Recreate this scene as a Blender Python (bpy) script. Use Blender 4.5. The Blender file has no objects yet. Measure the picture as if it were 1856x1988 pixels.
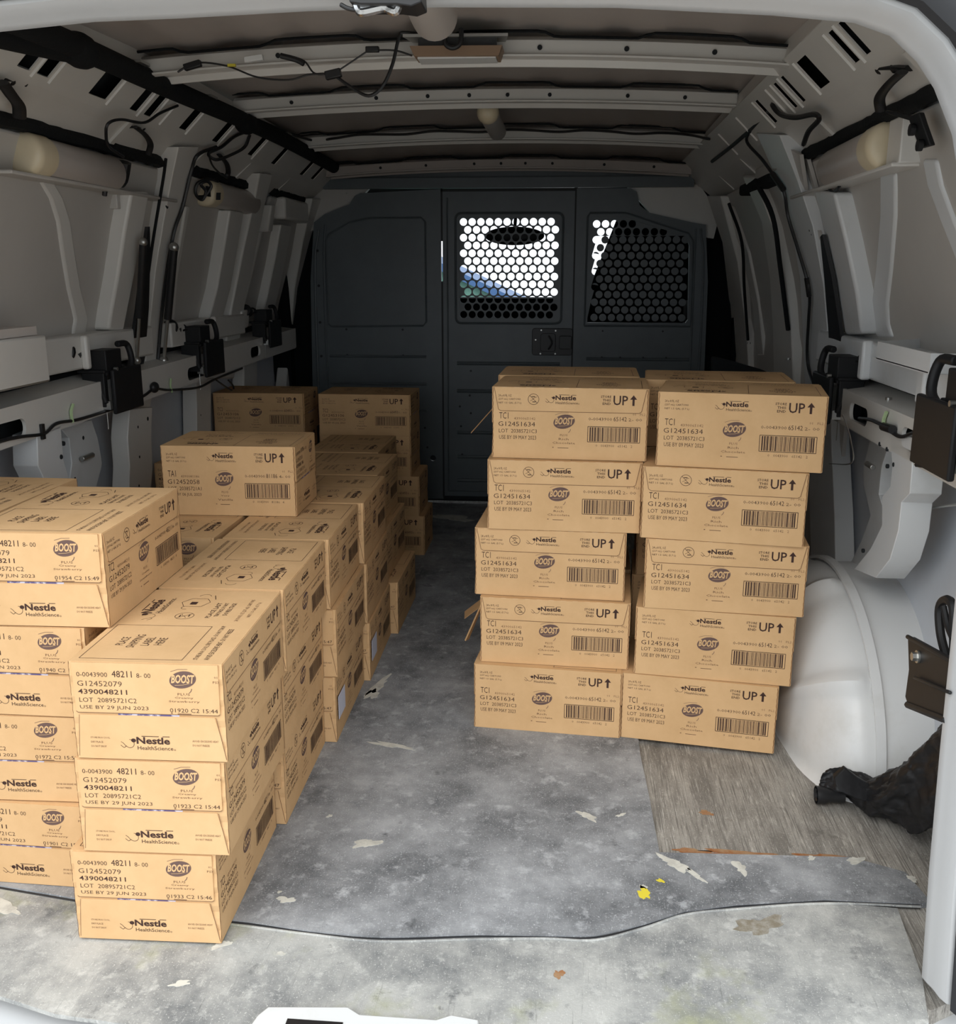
import bpy, bmesh, math, random
from mathutils import Vector, Matrix
PI = math.pi
random.seed(7)
SC = bpy.context.scene
COL = SC.collection

# ---------------------------------------------------------------- camera, sky, exposure
CF, CP, CY, CR = 1898.7, .2418, .0887, .001
CAM = Vector((.2624, 0.0, 1.045))
FW = Vector((-math.sin(CY)*math.cos(CP), math.cos(CY)*math.cos(CP), -math.sin(CP)))
RT = Vector((math.cos(CY), math.sin(CY), 0)); UP = RT.cross(FW)
RT, UP = RT*math.cos(CR)+UP*math.sin(CR), UP*math.cos(CR)-RT*math.sin(CR)
cd = bpy.data.cameras.new('camera'); cam = bpy.data.objects.new('camera', cd); COL.objects.link(cam)
cd.sensor_fit = 'HORIZONTAL'; cd.sensor_width = 36; cd.lens = 36*CF/1856
cd.shift_y = 0; cd.clip_start = .02; cd.clip_end = 200
cam.matrix_world = Matrix(((RT.x, UP.x, -FW.x, CAM.x), (RT.y, UP.y, -FW.y, CAM.y), (RT.z, UP.z, -FW.z, CAM.z), (0, 0, 0, 1)))
SC.camera = cam

SC.view_settings.view_transform = 'Standard'
try: SC.view_settings.look = 'None'
except Exception: pass
SC.view_settings.gamma = 1
SC.view_settings.use_curve_mapping = False
SC.view_settings.exposure = 0.60

W_ = bpy.data.worlds.new('overcast_sky'); SC.world = W_; W_.use_nodes = True
wn = W_.node_tree.nodes; wl = W_.node_tree.links
bgn = wn['Background']; bgn.inputs['Strength'].default_value = 1.35
geo_ = wn.new('ShaderNodeTexCoord'); sep_ = wn.new('ShaderNodeSeparateXYZ'); rmp = wn.new('ShaderNodeValToRGB')
wl.new(geo_.outputs['Generated'], sep_.inputs[0]); wl.new(sep_.outputs['Z'], rmp.inputs[0]); wl.new(rmp.outputs[0], bgn.inputs[0])
rmp.color_ramp.elements[0].position = 0.0; rmp.color_ramp.elements[0].color = (.80, .86, .92, 1)
rmp.color_ramp.elements[1].position = .8; rmp.color_ramp.elements[1].color = (.90, .96, 1.0, 1)
sd = bpy.data.lights.new('hazy_sun', 'SUN'); so = bpy.data.objects.new('hazy_sun', sd); COL.objects.link(so)
sd.energy = 1.2; sd.angle = math.radians(50); sd.color = (1, .97, .92)
so.rotation_euler = (math.radians(42), 0, math.radians(-12))     # from high behind the camera into the cargo door

# ---------------------------------------------------------------- pixel-ray helpers (the photo's rays cut with real surfaces)
def ray(px, py): return FW + RT*((px-928)/CF) - UP*((py-994)/CF)
def at(px, py, ax, v):
    d = ray(px, py); i = 'xyz'.index(ax); return CAM + d*((v-CAM[i])/d[i])
def itp(T, z):
    if z <= T[0][0]: return T[0][1]
    for (a, b), (c, d) in zip(T, T[1:]):
        if z <= c: return b+(d-b)*(z-a)/(c-a)
    return T[-1][1]
QS = [(0, 1.0), (.6, 1.05), (.75, 1.05), (.88, 1.03), (1.25, .915), (1.33, .885), (1.45, .81), (1.55, .75)]     # outer skin half width
PS = [(0, .88), (.5, .92), (.7, .93), (.9, .90), (1.05, .865), (1.21, .80), (1.36, .73), (1.45, .70)]           # inner face of the pillars
def on(px, py, T=QS, off=0.0):
    d = ray(px, py); lo, hi = .3, 6.5
    for _ in range(48):
        m = (lo+hi)/2; p = CAM+d*m
        if abs(p.x) > itp(T, p.z)-off: hi = m
        else: lo = m
    return CAM+d*lo

# ---------------------------------------------------------------- materials
MATS = {}
def mat(name, col, rough=.6, metal=0.0, spec=.5, noise=None, bump=0.0, bscale=200, coat=0.0):
    m = bpy.data.materials.new(name); m.use_nodes = True; nt = m.node_tree; b = nt.nodes['Principled BSDF']
    b.inputs['Base Color'].default_value = (*col, 1); b.inputs['Roughness'].default_value = rough
    b.inputs['Metallic'].default_value = metal; b.inputs['Specular IOR Level'].default_value = spec
    b.inputs['Coat Weight'].default_value = coat
    tc = nt.nodes.new('ShaderNodeTexCoord')
    if noise:
        c2, sc, lo, hi = noise
        n = nt.nodes.new('ShaderNodeTexNoise'); n.inputs['Scale'].default_value = sc; n.inputs['Detail'].default_value = 6; n.inputs['Roughness'].default_value = .65
        r = nt.nodes.new('ShaderNodeMapRange'); r.inputs[1].default_value = lo; r.inputs[2].default_value = hi
        x = nt.nodes.new('ShaderNodeMix'); x.data_type = 'RGBA'; x.inputs[6].default_value = (*col, 1); x.inputs[7].default_value = (*c2, 1)
        nt.links.new(tc.outputs['Object'], n.inputs['Vector']); nt.links.new(n.outputs[0], r.inputs[0]); nt.links.new(r.outputs[0], x.inputs[0]); nt.links.new(x.outputs[2], b.inputs['Base Color'])
    if bump:
        n = nt.nodes.new('ShaderNodeTexNoise'); n.inputs['Scale'].default_value = bscale; n.inputs['Detail'].default_value = 4
        bp = nt.nodes.new('ShaderNodeBump'); bp.inputs['Strength'].default_value = bump; bp.inputs['Distance'].default_value = .002
        nt.links.new(tc.outputs['Object'], n.inputs['Vector']); nt.links.new(n.outputs[0], bp.inputs['Height']); nt.links.new(bp.outputs[0], b.inputs['Normal'])
    MATS[name] = m; return m
M_card = mat('corrugated_cardboard', (.67, .432, .225), .85, spec=.15, noise=((.58, .362, .178), 9, .35, .75), bump=.25, bscale=60)
M_cardlt = mat('cut_cardboard_edge', (.78, .60, .38), .85, spec=.2)
M_carddk = mat('cardboard_inner_edge', (.20, .10, .05), .9, spec=.1)
M_ink = mat('brown_black_ink', (.055, .028, .022), .7, spec=.2)
M_ink2 = mat('faded_ink', (.17, .09, .05), .7, spec=.2)
M_boost = mat('logo_purple_grey_ink', (.14, .088, .075), .8, spec=.1)
M_wrap = mat('shrink_wrap_cartons', (.62, .60, .72), .3, noise=((.12, .10, .25), 60, .45, .55))
M_label = mat('blank_white_label', (.66, .67, .78), .5)
M_paint = mat('white_van_paint', (.68, .66, .62), .35, spec=.5, noise=((.61, .59, .55), 3, .4, .8))
M_paintw = mat('clean_white_paint', (.68, .69, .69), .3, spec=.5, noise=((.58, .58, .56), 6, .55, .8))
M_frame = mat('door_frame_dimmed_white', (.50, .505, .51), .32, spec=.5, noise=((.46, .465, .47), 5, .5, .8))  # same van white, darkened to mimic weaker light on the door header
M_wheel = mat('wheel_housing_white_paint', (.72, .72, .71), .32, spec=.5, noise=((.62, .61, .58), 7, .55, .8))
M_roof = mat('primered_roof_metal', (.48, .425, .385), .4, spec=.5, noise=((.40, .355, .325), 4, .4, .8))
M_skin = mat('grey_side_skin', (.52, .495, .46), .42, spec=.5, noise=((.46, .44, .41), 3, .4, .8))
M_lower = mat('lower_side_skin', (.60, .62, .66), .45, spec=.5, noise=((.52, .54, .57), 3, .4, .8))
M_part = mat('dark_grey_partition_paint', (.094, .111, .120), .42, spec=.5, noise=((.114, .133, .143), 5, .4, .7))
M_partdk = mat('partition_seam', (.012, .014, .015), .6)
M_black = mat('black_plastic', (.012, .012, .013), .45, spec=.5)
M_blackr = mat('black_rubber_foam', (.010, .011, .012), .85, spec=.2, bump=.6, bscale=90)
M_blackm = mat('black_painted_steel', (.012, .012, .013), .55, spec=.3, noise=((.022, .021, .02), 30, .6, .75))
M_void = mat('hollow_shade_dark', (.02, .022, .024), .8, spec=.2)  # near-black tone painted in for the shade inside holes and hollows
M_cream = mat('cream_plastic', (.72, .62, .44), .35, noise=((.66, .56, .38), 8, .4, .7))
M_tubew = mat('translucent_white_plastic', (.55, .50, .46), .35)
M_steel = mat('bare_steel', (.45, .45, .43), .35, metal=.9)
M_chrome = mat('worn_chrome', (.6, .6, .6), .25, metal=1, noise=((.25, .25, .25), 60, .5, .6))
M_whitep = mat('white_plastic', (.7, .7, .68), .4)
M_yellow = mat('yellow_tape', (.65, .55, .05), .5)
M_green = mat('pale_green_tag', (.42, .55, .30), .6)
M_wsplat = mat('white_paint_splash', (.62, .61, .55), .6, noise=((.45, .44, .40), 40, .45, .65))
M_ysplat = mat('yellow_paint_splash', (.72, .60, .05), .6)
M_rust = mat('orange_rust', (.30, .11, .035), .85, noise=((.35, .22, .12), 25, .4, .6))
M_stain = mat('brown_grit_stain', (.22, .19, .14), .9, noise=((.34, .32, .28), 60, .4, .6))
M_bag = mat('black_leatherette', (.010, .010, .011), .5, spec=.35, noise=((.02, .02, .022), 30, .5, .7), bump=.5, bscale=40)
M_rubber = mat('door_seal_rubber', (.02, .021, .024), .6)
M_cab = mat('dark_cab_trim', (.010, .011, .012), 1.0, spec=.05)
M_blue = mat('blue_panel', (.03, .09, .22), .5)
M_leafy = mat('green_hedge', (.06, .15, .12), .8, noise=((.10, .22, .18), 6, .4, .6))
M_asph = mat('pale_concrete_ground', (.42, .41, .39), .9, noise=((.34, .33, .31), 2, .4, .6))
M_brown = mat('tan_lamp_rim', (.30, .20, .13), .5)

def floor_mat(name, dark, light, lo, hi, streak=(1, 1), grain=(.3, .3, .3), rust=False):
    m = bpy.data.materials.new(name); m.use_nodes = True; nt = m.node_tree; b = nt.nodes['Principled BSDF']; L = nt.links.new
    b.inputs['Roughness'].default_value = .72; b.inputs['Specular IOR Level'].default_value = .3
    tc = nt.nodes.new('ShaderNodeTexCoord')
    def nz(sc, sx=1, sy=1, det=8, rgh=.7):
        mp = nt.nodes.new('ShaderNodeMapping'); mp.inputs['Scale'].default_value = (sx, sy, 1)
        n = nt.nodes.new('ShaderNodeTexNoise'); n.inputs['Scale'].default_value = sc; n.inputs['Detail'].default_value = det; n.inputs['Roughness'].default_value = rgh
        L(tc.outputs['Object'], mp.inputs[0]); L(mp.outputs[0], n.inputs['Vector']); return n.outputs[0]
    def mr(v, a, c):
        r = nt.nodes.new('ShaderNodeMapRange'); r.inputs[1].default_value = a; r.inputs[2].default_value = c; L(v, r.inputs[0]); return r.outputs[0]
    def mx(f, A, B):
        x = nt.nodes.new('ShaderNodeMix'); x.data_type = 'RGBA'
        L(f, x.inputs[0])
        for s, v in ((6, A), (7, B)):
            if isinstance(v, tuple): x.inputs[s].default_value = (*v, 1)
            else: L(v, x.inputs[s])
        return x.outputs[2]
    c = mx(mr(nz(5, *streak), lo, hi), dark, light)
    c = mx(mr(nz(26, *streak), .55, .75), c, tuple(min(1, v*1.35) for v in light))
    c = mx(mr(nz(300, det=2), .6, .72), c, tuple(min(1, v*1.3) for v in light))
    c = mx(mr(nz(60, 14, .7, 3), .64, .74), c, tuple(min(1, v*1.5) for v in light))
    c = mx(mr(nz(12), .60, .72), c, tuple(v*.7 for v in dark))
    if name.startswith('worn_sill'):
        c = mx(mr(nz(3.2, det=5), .56, .70), c, (.33, .34, .23)); c = mx(mr(nz(30, 6, .35, 5), .60, .85), c, (.10, .105, .10))
    if rust:
        c = mx(mr(nz(40, 9, .22, 4), .50, .62), c, (.17, .158, .142)); c = mx(mr(nz(55, 9, .2, 3), .60, .68), c, (.55, .53, .49))
        c = mx(mr(nz(6, 1, 1), .62, .74), c, (.26, .18, .11))
    L(c, b.inputs['Base Color'])
    bp = nt.nodes.new('ShaderNodeBump'); bp.inputs['Strength'].default_value = .35; bp.inputs['Distance'].default_value = .002
    L(nz(220, det=3), bp.inputs['Height']); L(bp.outputs[0], b.inputs['Normal'])
    return m
M_mat = floor_mat('scuffed_rubber_mat', (.115, .121, .13), (.38, .39, .405), .34, .66)
M_sill = floor_mat('worn_sill_mat', (.14, .148, .155), (.44, .44, .42), .33, .60)
M_floor = floor_mat('worn_ribbed_floor', (.12, .110, .098), (.42, .395, .355), .30, .66, streak=(2.6, .55), rust=True)

# ---------------------------------------------------------------- mesh builder
class MB:
    def __init__(s): s.bm = bmesh.new(); s.mi = 0
    def f(s, vs):
        try:
            q = s.bm.faces.new(vs); q.material_index = s.mi; return q
        except ValueError: return None
    def box(s, c, d, rot=None):
        c = Vector(c); P = []
        for x in (-.5, .5):
            for y in (-.5, .5):
                for z in (-.5, .5):
                    v = Vector((x*d[0], y*d[1], z*d[2]))
                    if rot is not None: v = rot @ v
                    P.append(s.bm.verts.new(c+v))
        for q in ((0, 1, 3, 2), (4, 6, 7, 5), (0, 4, 5, 1), (2, 3, 7, 6), (0, 2, 6, 4), (1, 5, 7, 3)): s.f([P[i] for i in q])
        return s
    def bx(s, x0, x1, y0, y1, z0, z1): return s.box(((x0+x1)/2, (y0+y1)/2, (z0+z1)/2), (abs(x1-x0), abs(y1-y0), abs(z1-z0)))
    def loft(s, rings, closed=True, caps=True):
        R = [[s.bm.verts.new(p) for p in r] for r in rings]; n = len(R[0])
        for a, b in zip(R, R[1:]):
            for i in range(n if closed else n-1): s.f([a[i], a[(i+1) % n], b[(i+1) % n], b[i]])
        if caps and closed: s.f(R[0][::-1]); s.f(R[-1])
        return s
    def prism(s, poly, vec):
        vec = Vector(vec); return s.loft([[Vector(p) for p in poly], [Vector(p)+vec for p in poly]])
    def tube(s, pts, r, seg=8, smooth=True, n=6, flat=1.0):
        pts = [Vector(p) for p in pts]
        if smooth and len(pts) > 2:
            Q = []; E = [pts[0]*2-pts[1]]+pts+[pts[-1]*2-pts[-2]]
            for i in range(1, len(E)-2):
                a, b, c, d = E[i-1:i+3]
                for k in range(n):
                    t = k/n; Q.append(.5*((2*b)+(c-a)*t+(2*a-5*b+4*c-d)*t*t+(3*b-a-3*c+d)*t**3))
            Q.append(pts[-1]); pts = Q
        rings = []; T0 = (pts[1]-pts[0]).normalized(); ref = Vector((0, 0, 1)) if abs(T0.z) < .9 else Vector((1, 0, 0)); N = T0.cross(ref).normalized()
        for i, p in enumerate(pts):
            T = (pts[min(i+1, len(pts)-1)]-pts[max(i-1, 0)]).normalized(); N = (N-T*N.dot(T)).normalized(); B = T.cross(N)
            rr = r(i/(len(pts)-1)) if callable(r) else r
            rings.append([p+N*math.cos(2*PI*k/seg)*rr+B*math.sin(2*PI*k/seg)*rr*flat for k in range(seg)])
        return s.loft(rings)
    def cyl(s, a, b, r, r2=None, seg=20):
        a = Vector(a); b = Vector(b); r2 = r if r2 is None else r2
        return s.tube([a, b], (lambda t: r+(r2-r)*t), seg, smooth=False)
    def ball(s, c, r, seg=16, rings=9, frm=None):
        c = Vector(c); rx, ry, rz = r if hasattr(r, '__len__') else (r, r, r); R = []
        for i in range(rings+1):
            th = PI*(.02+.96*i/rings); R.append([c+Vector((rx*math.sin(th)*math.cos(2*PI*k/seg), ry*math.sin(th)*math.sin(2*PI*k/seg), rz*math.cos(th))) for k in range(seg)])
        return s.loft(R)
    def strip(s, A, B, vec):      # solid strip between two rails of points, thickened by vec
        vec = Vector(vec); return s.loft([[Vector(a), Vector(b), Vector(b)+vec, Vector(a)+vec] for a, b in zip(A, B)])
    def build(s, name, mats, parent=None, local=False, bevel=0, seg=2, smooth=True, **tags):
        bmesh.ops.recalc_face_normals(s.bm, faces=s.bm.faces)
        if parent is not None and not local:
            off = parent.location.copy()
            if parent.parent is not None: off = off+parent.parent.location
            bmesh.ops.translate(s.bm, verts=s.bm.verts, vec=-off)
        me = bpy.data.meshes.new(name); s.bm.to_mesh(me); s.bm.free()
        for m in (mats if isinstance(mats, (list, tuple)) else [mats]): me.materials.append(m)
        return link(name, me, parent, bevel, seg, smooth, **tags)
def parts(m, name, mats, parent, **kw):
    """every loose piece collected in m becomes an object of its own"""
    seen = set(); m.bm.verts.ensure_lookup_table(); out = []
    for v0 in m.bm.verts:
        if v0 in seen: continue
        st = [v0]; seen.add(v0); isl = [v0]
        while st:
            v = st.pop()
            for e in v.link_edges:
                w = e.other_vert(v)
                if w not in seen: seen.add(w); st.append(w); isl.append(w)
        q = MB(); mp = {v: q.bm.verts.new(v.co) for v in isl}
        for f in {f for v in isl for f in v.link_faces}:
            g = q.bm.faces.new([mp[v] for v in f.verts]); g.material_index = f.material_index
        out.append(q.build(name, mats, parent, **kw))
    m.bm.free(); return out
def link(name, me, parent=None, bevel=0, seg=2, smooth=True, **tags):
    o = bpy.data.objects.new(name, me); COL.objects.link(o)
    if parent is not None: o.parent = parent
    if bevel:
        b = o.modifiers.new('bevel', 'BEVEL'); b.width = bevel; b.segments = seg; b.limit_method = 'ANGLE'; b.angle_limit = math.radians(35)
    if smooth:
        for p in me.polygons: p.use_smooth = True
        me.set_sharp_from_angle(angle=math.radians(38))
    for k, v in tags.items(): o[k] = v
    return o
def thing(name, label, cat, loc=(0, 0, 0), group=None, rz=0):
    o = bpy.data.objects.new(name, None); COL.objects.link(o); o.location = loc; o.rotation_euler = (0, 0, rz); o.empty_display_size = .05
    o['label'] = label; o['category'] = cat
    if group: o['group'] = group
    return o
S_ = dict(kind='structure')

def plate(outer, holes, fn, vec, SY=1.0):
    """flat plate with holes: 2-D loops -> fn(u, v) -> 3-D, thickened by vec"""
    bm = bmesh.new(); vec = Vector(vec)
    for lp in [outer]+holes:
        vs = [bm.verts.new((p[0], p[1]*SY, 0)) for p in lp]
        for i in range(len(vs)): bm.edges.new((vs[i], vs[(i+1) % len(vs)]))
    bmesh.ops.triangle_fill(bm, use_beauty=True, use_dissolve=False, edges=bm.edges[:], normal=(0, 0, 1))
    for v in bm.verts: v.co = Vector(fn(v.co.x, v.co.y/SY))
    r = bmesh.ops.extrude_face_region(bm, geom=bm.faces[:])
    bmesh.ops.translate(bm, verts=[g for g in r['geom'] if isinstance(g, bmesh.types.BMVert)], vec=vec)
    mb = MB(); mb.bm.free(); mb.bm = bm; return mb
def circ(cx, cy, r, n=18): return [(cx+r*math.cos(2*PI*k/n), cy+r*math.sin(2*PI*k/n)) for k in range(n)]
def rrect(x0, y0, x1, y1, r, n=4):
    P = []
    for cx, cy, a in ((x1-r, y1-r, 0), (x0+r, y1-r, PI/2), (x0+r, y0+r, PI), (x1-r, y0+r, 1.5*PI)):
        for k in range(n+1): P.append((cx+r*math.cos(a+PI/2*k/n), cy+r*math.sin(a+PI/2*k/n)))
    return P

# ================================================================ SETTING
m = MB(); m.bx(-30, 30, -30, 40, -.80, -.72); m.build('ground', M_asph, **S_)
# load floor
m = MB(); m.prism([(-1.0, 4.6, -.06), (-1.0, 1.38, -.06), (-.8, 1.28, -.06), (-.62, 1.21, -.06), (-.3, 1.15, -.06), (.35, 1.15, -.06), (.62, 1.19, -.06), (.82, 1.27, -.06), (1.0, 1.38, -.06), (1.0, 4.6, -.06)], (0, 0, .056)); m.build('floor', M_floor, smooth=False, **S_)
# ribs pressed into the bare floor on the right
# outer side walls, following the tumblehome
ZS = [-.05, 0, .15, .3, .45, .6, .75, .82, .88, .95, 1.0, 1.07, 1.13, 1.19, 1.25, 1.33, 1.39, 1.45, 1.52]
for sgn, nm in ((-1, 'wall_left'), (1, 'wall_right')):
    m = MB()
    m.strip([(sgn*(itp(QS, z)+.012), 1.44, z) for z in ZS], [(sgn*(itp(QS, z)+.012), 4.42, z) for z in ZS], (sgn*.02, 0, 0))
    # lower inner sheet seams
    m.build(nm, M_lower, **S_)
# roof skin with pressed corrugations
def roofz(x, y):
    b = itp([(1.25, 1.41), (1.45, 1.47), (1.7, 1.535), (2.2, 1.565), (3.0, 1.575), (3.7, 1.555), (4.3, 1.51), (4.6, 1.49), (6.3, 1.40)], y)
    return b-.034*(x/.75)**2
m = MB(); rings = []
XR = [i*.02-.86 for i in range(87)]
for y in [1.45, 1.55, 1.7, 1.9, 2.1, 2.3, 2.6, 3.0, 3.4, 3.7, 4.0, 4.3, 4.6, 5.2]:
    rings.append([(x, y, roofz(x, y)+.006*(1 if (abs(x)*100 % 16) < 8 else 0)) for x in XR])
m.loft(rings, closed=False, caps=False)
o = m.build('ceiling', M_roof, **S_); sm = o.modifiers.new('thick', 'SOLIDIFY'); sm.thickness = .01; sm.offset = 1

# roof bows
trim = [0]
def T_():
    trim[0] += 1; return 'trim_%d' % trim[0]
def bow(y, zc, drop, half, w=.085, holes=(), mt=M_paint):
    m = MB(); prof = [(0, .006), (.004, .036), (.018, .046), (w-.018, .046), (w-.004, .036), (w, .006), (w+.012, .004), (w+.012, 0), (w-.004, -.002), (w-.012, .012), (.012, .012), (.004, -.002), (-.012, 0), (-.012, .004)]
    rings = []; N = 40
    for i in range(N+1):
        x = -half+2*half*i/N; z = zc-drop*(x/half)**2; rings.append([(x, y+p, z+q) for p, q in prof])
    m.loft(rings); m.mi = 1
    for hx in holes:
        z = zc-drop*(hx/half)**2+.020; m.cyl((hx, y-.0015, z), (hx, y+.004, z+.0), .0055, seg=12)  # holes drawn as dark discs, their shade put into the colour
    m.mi = 2; pts = []
    for i in range(81):
        x = -half+2*half*i/80; z = zc-drop*(x/half)**2
        q = .5+.5*math.tanh(6*math.sin(x*2*PI/.42)); pts.append((x, y-.001, z+.041+.012*q))
    m.tube(pts, .0032, 5, smooth=False)
    return m.build(T_(), [mt, M_void, M_blackr], **S_)
bow(2.34, 1.505, .030, .735, .10, (.19, .38, .57, -.40), M_paint)
bow(2.99, 1.513, .022, .725, .095, (-.55, -.30, -.15, -.03, .08, .2, .42, .58))
bow(3.69, 1.498, .026, .74, .09, ())
bow(4.22, 1.452, .028, .75, .09, (-.52, -.33, -.13, -.02, .08, .19, .40, .6), M_roof)

# cant rails with stamped slots (both sides)
def railp(s, t, k):   # s along y, t across the face 0..1 (inner/top -> outer/bottom)
    return Vector((k*(.715+.09*t), s, 1.494-.087*t-.006*(s-1.4)))
for k in (-1, 1):
    holes = []
    for y, w in ((1.94, .034), (2.01, .034), (2.245, .085), (2.43, .032), (2.51, .032), (2.74, .038), (2.99, .036), (3.32, .036), (3.58, .036), (3.96, .036), (4.13, .036)):
        if k == 1 and y > 2.9: continue
        w = w*1.35 if k < 0 and w < .05 else w; holes.append(rrect(y-w/2, .20, y+w/2, .80, .004 if k > 0 else .010, 2))
    if k == -1: holes += [circ(2.12, .12, .018, 14), circ(2.35, .12, .016, 14)]
    holes = [[(a, (b if len(h) != 14 else .16+(b-.12)*7)) for a, b in h] for h in holes]
    m = plate([(1.36, 0), (4.40, 0), (4.40, 1), (1.36, 1)], holes, lambda s, t: railp(s, t, k), (k*.002, 0, .002), .12)
    # pressed lips beside every slot
    for y in (1.978, 2.046, 2.300, 2.462, 2.542, 2.60, 2.776, 3.026, 3.356):
        a, b = railp(y, .16, k), railp(y, .88, k); m.tube([a, b], .0045, 6, smooth=False)
    m.build('trim_%d' % (10 if k < 0 else 11), M_paint, bevel=0, **S_)
    # dark sheet behind the slots, coloured as the shade of the hollow rail
    m = MB(); m.strip([railp(1.4, 0, k)+Vector((k*.03, 0, .03)), railp(4.4, 0, k)+Vector((k*.03, 0, .03))], [railp(1.4, 1, k)+Vector((k*.03, 0, .03)), railp(4.4, 1, k)+Vector((k*.03, 0, .03))], (k*.01, 0, .01))
    m.build('trim_%d' % (12 if k < 0 else 13), M_void, **S_)
    # sloping panel from the rail down to the window line
    m = MB(); ys = [1.36, 4.4]
    A = [(k*.803, 1.44, 1.408), (k*.803, 4.4, 1.394)]; B = [(k*.885, 1.44, 1.335), (k*.885, 4.4, 1.33)]
    m.strip(A, B, (k*.01, 0, .01))
    A = [(k*.715, 1.44, 1.492), (k*.715, 4.4, 1.476)]; B = [(k*.73, 1.44, 1.56), (k*.73, 4.4, 1.50)]
    m.strip(A, B, (k*.01, 0, 0))
    for y in (1.80, 2.46, 3.0, 3.4, 3.9):     # raised stiffening beads
        m.box((k*.842, y, 1.371), (.085, .022, .012), Matrix.Rotation(k*.72, 3, 'Y'))
    m.build('trim_%d' % (14 if k < 0 else 15), M_paint, **S_)

# rear door opening: header, corner sweep and pillars, one continuous frame
FRI = [(-.86, .0), (-.84, .3), (-.82, .6), (-.79, .9), (-.765, 1.08), (-.735, 1.18), (-.69, 1.265), (-.62, 1.315), (-.52, 1.338), (-.343, 1.351), (-.228, 1.353), (-.064, 1.358), (.097, 1.359), (.316, 1.354), (.499, 1.342), (.595, 1.332), (.638, 1.317), (.672, 1.288), (.695, 1.258), (.722, 1.205), (.745, 1.12), (.765, 1.02), (.785, .86), (.793, .6), (.797, .4), (.803, .2), (.812, .02)]
def frame_ring(i, off, y):
    P = FRI; a = Vector((P[max(i-1, 0)][0], P[max(i-1, 0)][1])); b = Vector((P[min(i+1, len(P)-1)][0], P[min(i+1, len(P)-1)][1])); t = (b-a).normalized(); n = Vector((-t.y, t.x))
    return Vector((P[i][0]+n.x*off, y, P[i][1]+n.y*off))
m = MB()
m.loft([[frame_ring(i, .05, 1.36), frame_ring(i, .004, 1.315), frame_ring(i, .0, 1.305), frame_ring(i, .003, 1.292), frame_ring(i, .007, 1.28), frame_ring(i, .010, 1.262), frame_ring(i, .016, 1.25), frame_ring(i, .10, 1.25), frame_ring(i, .20, 1.29), frame_ring(i, .27, 1.36), frame_ring(i, .27, 1.50), frame_ring(i, .25, 1.50), frame_ring(i, .24, 1.42), frame_ring(i, .08, 1.42)] for i in range(len(FRI))])
m.build('trim_16', M_frame, bevel=.003, **S_)
m = MB(); m.loft([[frame_ring(i, .043+.026*math.cos(a), 1.240+.018*math.sin(a)) for a in [2*PI*k/10 for k in range(10)]] for i in range(5, len(FRI))])
m.build('trim_17', M_rubber, **S_)
# D pillars inner sheet running from the frame to the first hatch
for k in (-1, 1):
    zz = [0.0, .25, .45, .7, .9, 1.05, 1.21, 1.33]
    m = MB(); m.strip([(k*(itp(QS, z)-.05 if z < .8 else itp(QS, z)-.03), 1.40, z) for z in zz], [(k*(itp(QS, z)-.0), 1.74, z) for z in zz], (k*.01, 0, 0))
    m.build('trim_%d' % (18 if k < 0 else 19), M_paint, **S_)

# body side pillars from the pixel rails, solid, standing proud of the skin
PQ = [(z, w-.05) for z, w in QS]
def pillar(A, B, name, T=PQ, depth=.05, mt=M_paint, holes=(), zadd=0):
    k = -1 if A[0][0] < 928 else 1
    a = [on(*p, T) for p in A]; b = [on(*p, T) for p in B]
    m = MB(); m.strip(a, b, (k*depth, 0, 0)); m.mi = 1
    for (px, py, r) in holes:
        c = on(px, py, T); m.cyl(c+Vector((-k*.0008, 0, 0)), c+Vector((k*.004, 0, 0)), r, seg=12)
    return m.build(name, [mt, M_void], bevel=.006, **S_)
pillar([(347, 285), (333, 350), (318, 430), (303, 520), (292, 620), (280, 730), (262, 800)], [(386, 285), (368, 350), (352, 430), (332, 520), (318, 620), (303, 730), (290, 800)], 'trim_20', holes=[(325, 400, .008), (287, 565, .004)])
pillar([(252, 795), (248, 850), (252, 905), (250, 960)], [(296, 790), (294, 850), (297, 905), (292, 960)], 'trim_21', T=[(0, .95), (1, .95)], holes=[(268, 829, .005), (271, 887, .005), (270, 943, .005), (287, 813, .007)])
pillar([(505, 336), (492, 400), (474, 480), (452, 590), (436, 690), (428, 735)], [(530, 338), (514, 400), (498, 480), (476, 590), (462, 690), (455, 735)], 'trim_22')
pillar([(381, 735), (382, 790), (383, 870)], [(410, 735), (410, 790), (409, 870)], 'trim_47', holes=[(390, 806, .004)])
pillar([(474, 700), (474, 745), (476, 790)], [(500, 700), (500, 745), (501, 790)], 'trim_48')
pillar([(607, 385), (588, 470), (572, 560), (562, 680), (552, 780)], [(624, 385), (604, 470), (588, 560), (580, 680), (580, 780)], 'trim_23')
pillar([(1468, 258), (1500, 330), (1532, 420), (1553, 540), (1558, 640), (1562, 740), (1570, 860), (1572, 1000), (1575, 1110)], [(1513, 262), (1548, 350), (1578, 440), (1598, 550), (1606, 640), (1612, 740), (1614, 860), (1620, 1000), (1622, 1110)], 'trim_24', mt=M_paintw, holes=[(1571, 447, .004), (1575, 455, .003)])
pillar([(1440, 340), (1478, 430), (1494, 540), (1500, 640), (1502, 740)], [(1464, 345), (1500, 440), (1522, 540), (1536, 650), (1540, 750)], 'trim_25')
pillar([(1372, 380), (1402, 470), (1416, 590), (1418, 690), (1418, 760)], [(1398, 380), (1432, 510), (1446, 620), (1452, 690), (1454, 760)], 'trim_26')
pillar([(1407, 400), (1440, 490), (1460, 590), (1470, 690)], [(1420, 400), (1452, 490), (1472, 590), (1482, 690)], 'trim_27', depth=.06, T=[(a, b+.02) for a, b in PQ])

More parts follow.
